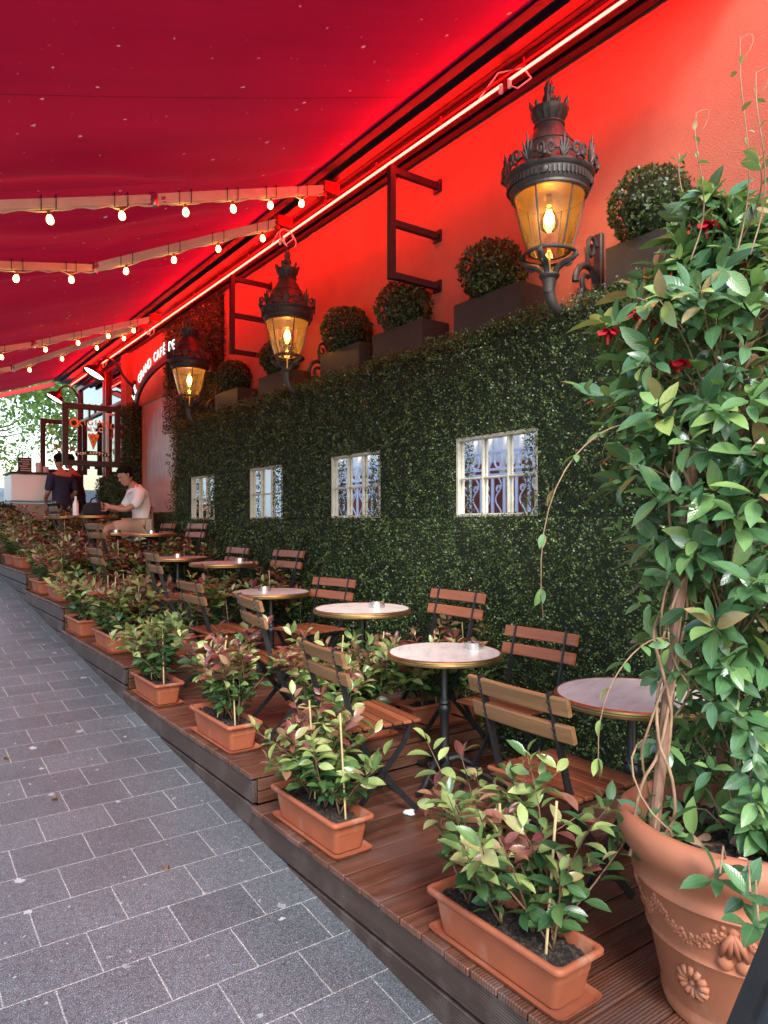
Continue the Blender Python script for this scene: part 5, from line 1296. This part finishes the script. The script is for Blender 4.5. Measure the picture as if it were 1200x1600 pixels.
# ------------------------------------------------------------------ trees past the awning
TT = quad_template(0.75)
def tree(label, x, y, h, r, seed, leafsize=0.16, n=9000):
    t = thing('street_tree', label, 'tree', (x, y, gz(y)), group='trees beyond the awning'); rr = np.random.default_rng(seed)
    m = MB(); top = h - r * 0.9; m.tube([(0, 0, 0), (0.05, 0.02, top * .5), (0.0, 0.08, top), (0.1, 0, h - r * .3)], [0.2, 0.16, 0.12, 0.04], 10)
    cl = []
    for k in range(46):
        d = rr.normal(size=3); d /= np.linalg.norm(d); q = r * (0.35 + 0.65 * rr.random() ** 0.5); c_ = np.array([0, 0, h - r]) + d * q * np.array([1, 1, 0.85]); cl.append(c_)
        if k % 3 == 0: m.tube([(0, 0.05, top * .8), tuple(np.array([0, 0.05, top * .8]) * .4 + c_ * .6 + np.array([0, 0, -.15])), tuple(c_)], [0.06, 0.035, 0.012], 6)
    m.build('trunk', M['bark'], t, True, 0)
    cl = np.array(cl); idx = rr.integers(0, len(cl), n); P_ = cl[idx] + rr.normal(size=(n, 3)) * r * 0.15
    d = norm(rr.normal(size=(n, 3)) + np.array([0, 0, -.3])); up = norm(rr.normal(size=(n, 3)) + np.array([0, 0, 1.0]))
    leaf_mesh('crown', TT, P_, leaf_frames(d, up), leafsize * rr.uniform(.6, 1.2, n), rr.random(n), M['treeleaf'], t)
tree('light green tree filling the gap behind the hanging signs', 6.3, 26.0, 7.4, 3.0, 4, 0.17, 9000)
tree('tall green tree behind the first, touching the awning corner', 9.5, 33.0, 10.5, 4.2, 5, 0.21, 9000)
tree('pale tree low at the far left behind the white counter', 3.2, 31.0, 5.2, 2.4, 6, 0.15, 3000)

# ------------------------------------------------------------------ people
def skin_obj(name, joints, bones, radii, mat, parent, root=0, sub=2):
    me = bpy.data.meshes.new(name); me.from_pydata(joints, bones, []); o = bpy.data.objects.new(name, me); COL.objects.link(o)
    md = o.modifiers.new('s', 'SKIN'); md.use_smooth_shade = True; ss = o.modifiers.new('u', 'SUBSURF'); ss.levels = sub; ss.render_levels = sub
    sv = me.skin_vertices[0].data
    for i, r_ in enumerate(radii): sv[i].radius = (r_, r_) if not isinstance(r_, tuple) else r_; sv[i].use_root = (i == root)
    dg = bpy.context.evaluated_depsgraph_get(); m2 = bpy.data.meshes.new_from_object(o.evaluated_get(dg)); bpy.data.objects.remove(o)
    m2.materials.clear(); return link(name, m2, mat, parent, True, 0)
def head_mesh(c, fwd, mb):
    """skull with brow, nose, lips, chin and ears; fwd is the gaze direction"""
    f = Vector(fwd).normalized(); s_ = Vector((0, 0, 1)).cross(f).normalized(); u = f.cross(s_); c = Vector(c)
    def P_(a, b_, d_): return c + s_ * a + f * b_ + u * d_
    loops = []
    for zz, w, fr, bk in ((-0.115, 0.020, 0.060, -0.005), (-0.108, 0.036, 0.075, 0.02), (-0.085, 0.052, 0.083, 0.045), (-0.05, 0.062, 0.083, 0.07), (-0.015, 0.068, 0.084, 0.090), (0.02, 0.072, 0.087, 0.100), (0.055, 0.073, 0.086, 0.104), (0.085, 0.066, 0.074, 0.094), (0.108, 0.045, 0.048, 0.066), (0.118, 0.016, 0.016, 0.024)):
        l = []
        for k in range(20):
            a = 2 * math.pi * k / 20; ca, sa = math.cos(a), math.sin(a)
            l.append(P_(w * sa, (fr if ca > 0 else bk) * ca, zz))
        loops.append(l)
    mb.loft(loops, True)
    loops = []
    for zz, pr, w in ((0.030, 0.082, 0.008), (0.0, 0.098, 0.011), (-0.020, 0.110, 0.016), (-0.030, 0.104, 0.017), (-0.036, 0.080, 0.012)):
        loops.append([P_(-w, 0.074, zz), P_(-w * .5, pr - .004, zz), P_(0, pr, zz), P_(w * .5, pr - .004, zz), P_(w, 0.074, zz)])
    mb.loft(loops, False, False)
    for zz, pr in ((-0.056, 0.088), (-0.066, 0.087)): mb.tube([P_(-0.022, pr - .012, zz), P_(-.008, pr, zz), P_(0.008, pr, zz), P_(0.022, pr - .012, zz)], [0.003, .006, .006, .003], 6)
    mb.tube([P_(-0.05, 0.066, 0.036), P_(-0.02, 0.086, 0.038), P_(0.02, 0.086, 0.038), P_(0.05, 0.066, 0.036)], 0.008, 6)
    for sg in (-1, 1):
        mb.tube([P_(sg * 0.070, 0.0, -0.03), P_(sg * 0.080, -0.01, 0.0), P_(sg * 0.082, -0.022, 0.022), P_(sg * 0.072, -0.008, 0.03)], [0.008, .012, .013, .007], 7)
    return P_
def hair_obj(P_, parent):
    m = MB(); loops = []
    for zz, w, fr, bk in ((-0.03, 0.070, -0.01, 0.094), (0.0, 0.075, 0.0, 0.104), (0.04, 0.078, 0.03, 0.112), (0.062, 0.080, 0.07, 0.116), (0.09, 0.078, 0.092, 0.108), (0.118, 0.062, 0.072, 0.088), (0.138, 0.034, 0.040, 0.05), (0.145, 0.01, 0.01, 0.02)):
        l = []
        for k in range(24):
            a = 2 * math.pi * k / 24; ca, sa = math.cos(a), math.sin(a); j = 1 + 0.05 * math.sin(k * 3.1 + zz * 80)
            l.append(P_(w * sa * j, (fr if ca > 0 else bk) * ca * j, zz))
        loops.append(l)
    m.loft(loops, True); return m.build('hair', M['hair'], parent, True, 0)
def eyes_obj(P_, parent):
    m = MB()
    for sg in (-1, 1): m.lathe([(0, -.007), (.010, -.003), (.010, .003), (0, .007)], P_(sg * 0.030, 0.078, 0.014), 8)
    m.build('eye', M['hair'], parent, True)
def hand(mb, wrist, direction, side, curl=0.9, L=0.085):
    """palm, four separate fingers and a thumb, curling around what is held"""
    d = Vector(direction).normalized(); s_ = Vector(side).normalized(); n = d.cross(s_).normalized(); w = Vector(wrist)
    mb.loft([[w + d * t + s_ * (a * ww) + n * (b_ * 0.013) for a, b_ in ((-1, -.7), (-.5, -1), (.5, -1), (1, -.7), (1, .7), (.5, 1), (-.5, 1), (-1, .7))] for t, ww in ((-0.02, 0.026), (0.02, 0.034), (0.06, 0.041), (L, 0.040))], True)
    for k, ln in enumerate((0.066, 0.076, 0.071, 0.056)):
        p = w + d * L + s_ * (-0.030 + 0.020 * k); pts = [p - d * 0.012]; a = 0.15
        for q in range(3):
            p = p + (d * math.cos(a) + n * math.sin(a)) * ln * (0.45, 0.32, 0.23)[q]; pts.append(p); a += curl * 0.75
        mb.tube(pts, [0.0092, 0.009, 0.008, 0.006], 8)
    p = w + d * 0.03 - s_ * 0.036; pts = [p, p + (d * .7 - s_ * .75).normalized() * 0.032, p + (d * .7 - s_ * .75).normalized() * 0.032 + (d * .9 + n * .5).normalized() * 0.030, p + (d * .7 - s_ * .75).normalized() * 0.030 + (d * .9 + n * .6).normalized() * 0.054]
    mb.tube(pts, [0.013, 0.0115, 0.010, 0.007], 8)
def join_into(o, mb):
    bm = bmesh.new(); bm.from_mesh(o.data); me = bpy.data.meshes.new('x'); me.from_pydata(mb.v, [], mb.f); bm2 = bmesh.new(); bm2.from_mesh(me); bmesh.ops.recalc_face_normals(bm2, faces=bm2.faces); bm2.to_mesh(me); bm2.free(); bm.from_mesh(me); bm.to_mesh(o.data); bm.free()
    o.data.polygons.foreach_set('use_smooth', [True] * len(o.data.polygons))

# seated man: local frame, +Y forward (towards the table), seat at z 0.46
man = thing('person', 'man in white shirt and beige shorts, seated at a table, looking down', 'person', (2.84, 9.56, DZ[4]), math.pi / 2)
J = [(0, -0.05, 0.54), (0, -0.09, 0.70), (0, -0.06, 0.86), (0, 0.0, 1.00), (0, 0.035, 1.07), (0, 0.075, 1.14),          # pelvis..neck top
     (-0.17, 0.0, 0.985), (-0.225, 0.04, 0.84), (-0.20, 0.20, 0.755), (-0.07, 0.36, 0.80),                            # left arm: shoulder elbow wrist
     (0.17, 0.0, 0.985), (0.225, 0.04, 0.84), (0.20, 0.20, 0.755), (0.05, 0.37, 0.80),
     (-0.10, 0.0, 0.53), (-0.16, 0.24, 0.535), (-0.19, 0.44, 0.52), (-0.18, 0.42, 0.28), (-0.17, 0.36, 0.09), (-0.18, 0.50, 0.04),
     (0.10, 0.0, 0.53), (0.15, 0.24, 0.535), (0.17, 0.45, 0.52), (0.16, 0.46, 0.28), (0.15, 0.42, 0.09), (0.16, 0.56, 0.04)]
Bn = [(0, 1), (1, 2), (2, 3), (3, 4), (4, 5), (3, 6), (6, 7), (7, 8), (8, 9), (3, 10), (10, 11), (11, 12), (12, 13), (0, 14), (14, 15), (15, 16), (16, 17), (17, 18), (18, 19), (0, 20), (20, 21), (21, 22), (22, 23), (23, 24), (24, 25)]
Rd = [(0.15, .115), (0.14, .105), (0.155, .11), (0.12, .09), 0.058, 0.052, 0.060, 0.048, 0.042, 0.029, 0.060, 0.048, 0.042, 0.029, 0.088, 0.080, 0.062, 0.056, 0.040, 0.034, 0.088, 0.080, 0.062, 0.056, 0.040, 0.034]
body = skin_obj('body', J, Bn, Rd, M['skin'], man)
hb = MB(); hc = Vector((0, 0.135, 1.20)); hp = head_mesh(hc, (0, 0.86, -0.42), hb)
hand(hb, J[9], (0.75, 0.62, 0.12), (0.2, -0.1, 1)); hand(hb, J[13], (-0.75, 0.62, 0.12), (0.2, 0.1, 1), -0.9)
join_into(body, hb); hair_obj(hp, man); eyes_obj(hp, man)
sj = [J[0], J[1], J[2], J[3], J[6], J[7], (-0.213, 0.12, 0.80), J[10], J[11], (0.213, 0.12, 0.80), (0, 0.03, 1.045), (0, -0.06, 0.49)]
skin_obj('shirt', sj, [(0, 1), (1, 2), (2, 3), (3, 4), (4, 5), (5, 6), (3, 7), (7, 8), (8, 9), (3, 10), (0, 11)], [(.178, .145), (.17, .14), (.18, .14), (.142, .112), .085, .078, .072, .085, .078, .072, .070, (.175, .14)], M['shirt'], man)
m = MB()   # collar
for sg in (-1, 1): m.loft([[(0, 0.115, 1.005), (sg * 0.045, 0.10, 1.03), (sg * 0.07, 0.03, 1.085), (sg * 0.04, -0.045, 1.10)], [(sg * 0.02, 0.135, 0.965), (sg * 0.075, 0.11, 0.985), (sg * 0.095, 0.03, 1.045), (sg * 0.05, -0.075, 1.055)]], False, False)
m.build('collar', M['shirt'], man, True, 0)
skin_obj('shorts', [J[0], J[14], J[15], (-0.18, 0.38, 0.527), J[20], J[21], (0.165, 0.38, 0.527)], [(0, 1), (1, 2), (2, 3), (0, 4), (4, 5), (5, 6)], [(.17, .125), .105, .10, .09, .105, .10, .09], M['shorts'], man)
for sg, k in ((-1, 19), (1, 25)):
    m = MB(); p = Vector(J[k]); m.bevbox(p + Vector((0, -0.03, -0.012)), (0.095, 0.25, 0.055), .02); m.build('shoe', M['white'], man)
m = MB(); m.tube([Vector(J[13]) + Vector((0.035 * math.cos(a), 0, 0.035 * math.sin(a))) for a in np.linspace(0, 6.28, 14)], 0.009, 6); m.build('wristwatch', M['blackcloth'], man)
ph = thing('phone', 'dark phone held in the seated man\'s hands', 'phone', (2.40, 9.56, DZ[4] + 0.85)); m = MB(); m.bevbox((0, 0, 0), (0.012, 0.075, 0.15), .005, Matrix.Rotation(-0.7, 3, 'Y')); m.build('phone_body', M['blackcloth'], ph)
bg_ = thing('bag', 'soft black bag on the table in front of the seated man', 'bag', (2.40, 9.82, DZ[4] + 0.681))
m = MB(); m.lathe([(0.0, 0), (0.14, 0.0), (0.155, 0.04), (0.145, 0.12), (0.12, 0.16), (0.05, 0.175), (0, 0.175)], (0, 0, 0), 20, mod=lambda a, z: 0.85 + 0.25 * abs(math.cos(a)) + 0.03 * math.sin(5 * a)); m.build('bag_body', M['blackcloth'], bg_, True, 0)
m = MB(); m.tube([(-0.08, 0, 0.15), (-0.06, 0, 0.22), (0.0, 0, 0.245), (0.06, 0, 0.22), (0.08, 0, 0.15)], 0.010, 8); m.build('handle', M['blackcloth'], bg_, True)
bt = thing('water_bottle', 'pale bottle standing among the leaves on the far table', 'bottle', (2.13, 9.75, DZ[4] + 0.681)); m = MB(); m.lathe([(0, 0), (0.035, 0), (0.036, 0.15), (0.015, 0.20), (0.014, 0.25), (0, 0.25)], (0, 0, 0), 16); m.build('bottle_body', M['white'], bt, True)

def standing(label, x, y, z, rz, cloth, lean=0.0, reach=False):
    t = thing('person', label, 'person', (x, y, z), rz)
    J = [(0, 0, 0.92), (0, 0.0, 1.10), (0, 0.02 + lean * .5, 1.28), (0, lean, 1.42), (0, lean + .02, 1.50), (0, lean + .04, 1.56),
         (-0.18, lean, 1.40), (-0.24, lean - .02, 1.13), (-0.18, lean + 0.18, 1.02), (0.18, lean, 1.40), (0.25, lean + (0.12 if reach else -.02), 1.15), (0.20, lean + (0.40 if reach else .16), 1.05 if reach else 1.0),
         (-0.10, 0, 0.86), (-0.11, 0.02, 0.48), (-0.11, -0.01, 0.09), (-0.12, 0.13, 0.04), (0.10, 0, 0.86), (0.12, 0.04, 0.48), (0.12, 0.01, 0.09), (0.13, 0.15, 0.04)]
    Bn = [(0, 1), (1, 2), (2, 3), (3, 4), (4, 5), (3, 6), (6, 7), (7, 8), (3, 9), (9, 10), (10, 11), (0, 12), (12, 13), (13, 14), (14, 15), (0, 16), (16, 17), (17, 18), (18, 19)]
    body = skin_obj('body', J, Bn, [(.14, .10), (.13, .095), (.15, .105), (.12, .09), .055, .05, .058, .045, .03, .058, .045, .03, .085, .058, .04, .034, .085, .058, .04, .034], M['skin'], t)
    hb = MB(); hp = head_mesh((0, lean + 0.07, 1.66), (0, 0.95, -0.25), hb); hand(hb, J[8], (0.5, .8, -.1), (0, -.2, 1)); hand(hb, J[11], (-.3, .9, -.1), (0, .2, 1), -.9)
    join_into(body, hb); hair_obj(hp, t)
    skin_obj('top', [J[0], J[1], J[2], J[3], J[6], J[7], J[9], J[10], (0, 0, .84)], [(0, 1), (1, 2), (2, 3), (3, 4), (4, 5), (3, 6), (6, 7), (0, 8)], [(.165, .125), (.155, .12), (.172, .13), (.135, .105), .075, .066, .075, .066, (.165, .125)], M[cloth], t)
    skin_obj('trousers', [J[0], J[12], J[13], J[14], J[16], J[17], J[18]], [(0, 1), (1, 2), (2, 3), (0, 4), (4, 5), (5, 6)], [(.155, .115), .10, .075, .062, .10, .075, .062], M['blackcloth'], t)
    for k in (15, 19):
        m = MB(); m.bevbox(Vector(J[k]) + Vector((0, -.03, -.01)), (0.09, 0.25, 0.06), .02); m.build('shoe', M['blackcloth'], t)
    return t
standing('person in a navy top seen from behind beside the white counter', 2.58, 12.85, gz(12.85), 0.3, 'navy')
standing('dark clothed person reaching forward under the pizza sign', 2.95, 13.3, gz(13.3), 0.9, 'blackcloth', 0.10, True)

# bits lying on the ground
rnd = random.Random(5)
for k, (px, py_) in enumerate(((0.62, 4.55), (1.02, 3.02), (0.75, 3.9))):
    m = MB(); c_ = (px, py_, gz(py_) + 0.004)
    m.grid(4, 3, lambda u, v: (0.035 * (u - .5), 0.03 * (v - .5) * math.sin(math.pi * (0.12 + .8 * u)), 0.006 + 0.012 * math.sin(u * 4 + v * 3 + k)))
    o = m.build('fallen_leaf', M['dryleaf'], None, True, 0); o.location = c_; o.rotation_euler.z = k * 2.0
    tag(o, ['dry curled leaf on the paving farthest up the street', 'crumpled leaf on the paving close to the deck front', 'small brown leaf alone in the middle of the paving'][k], 'leaf', 'fallen leaves')
m = MB(); m.lathe([(0, 0), (.022, .002), (.028, .012), (.018, .02), (0, .022)], (0, 0, 0), 9, mod=lambda a, z: 1 + .3 * math.sin(3 * a + 40 * z)); o = m.build('paper_wad', M['white'], None, True, 0); o.location = (2.02, 2.60, DZ[0] + 0.002); tag(o, 'scrap of white paper wedged under a chair foot on the lowest deck', 'paper')
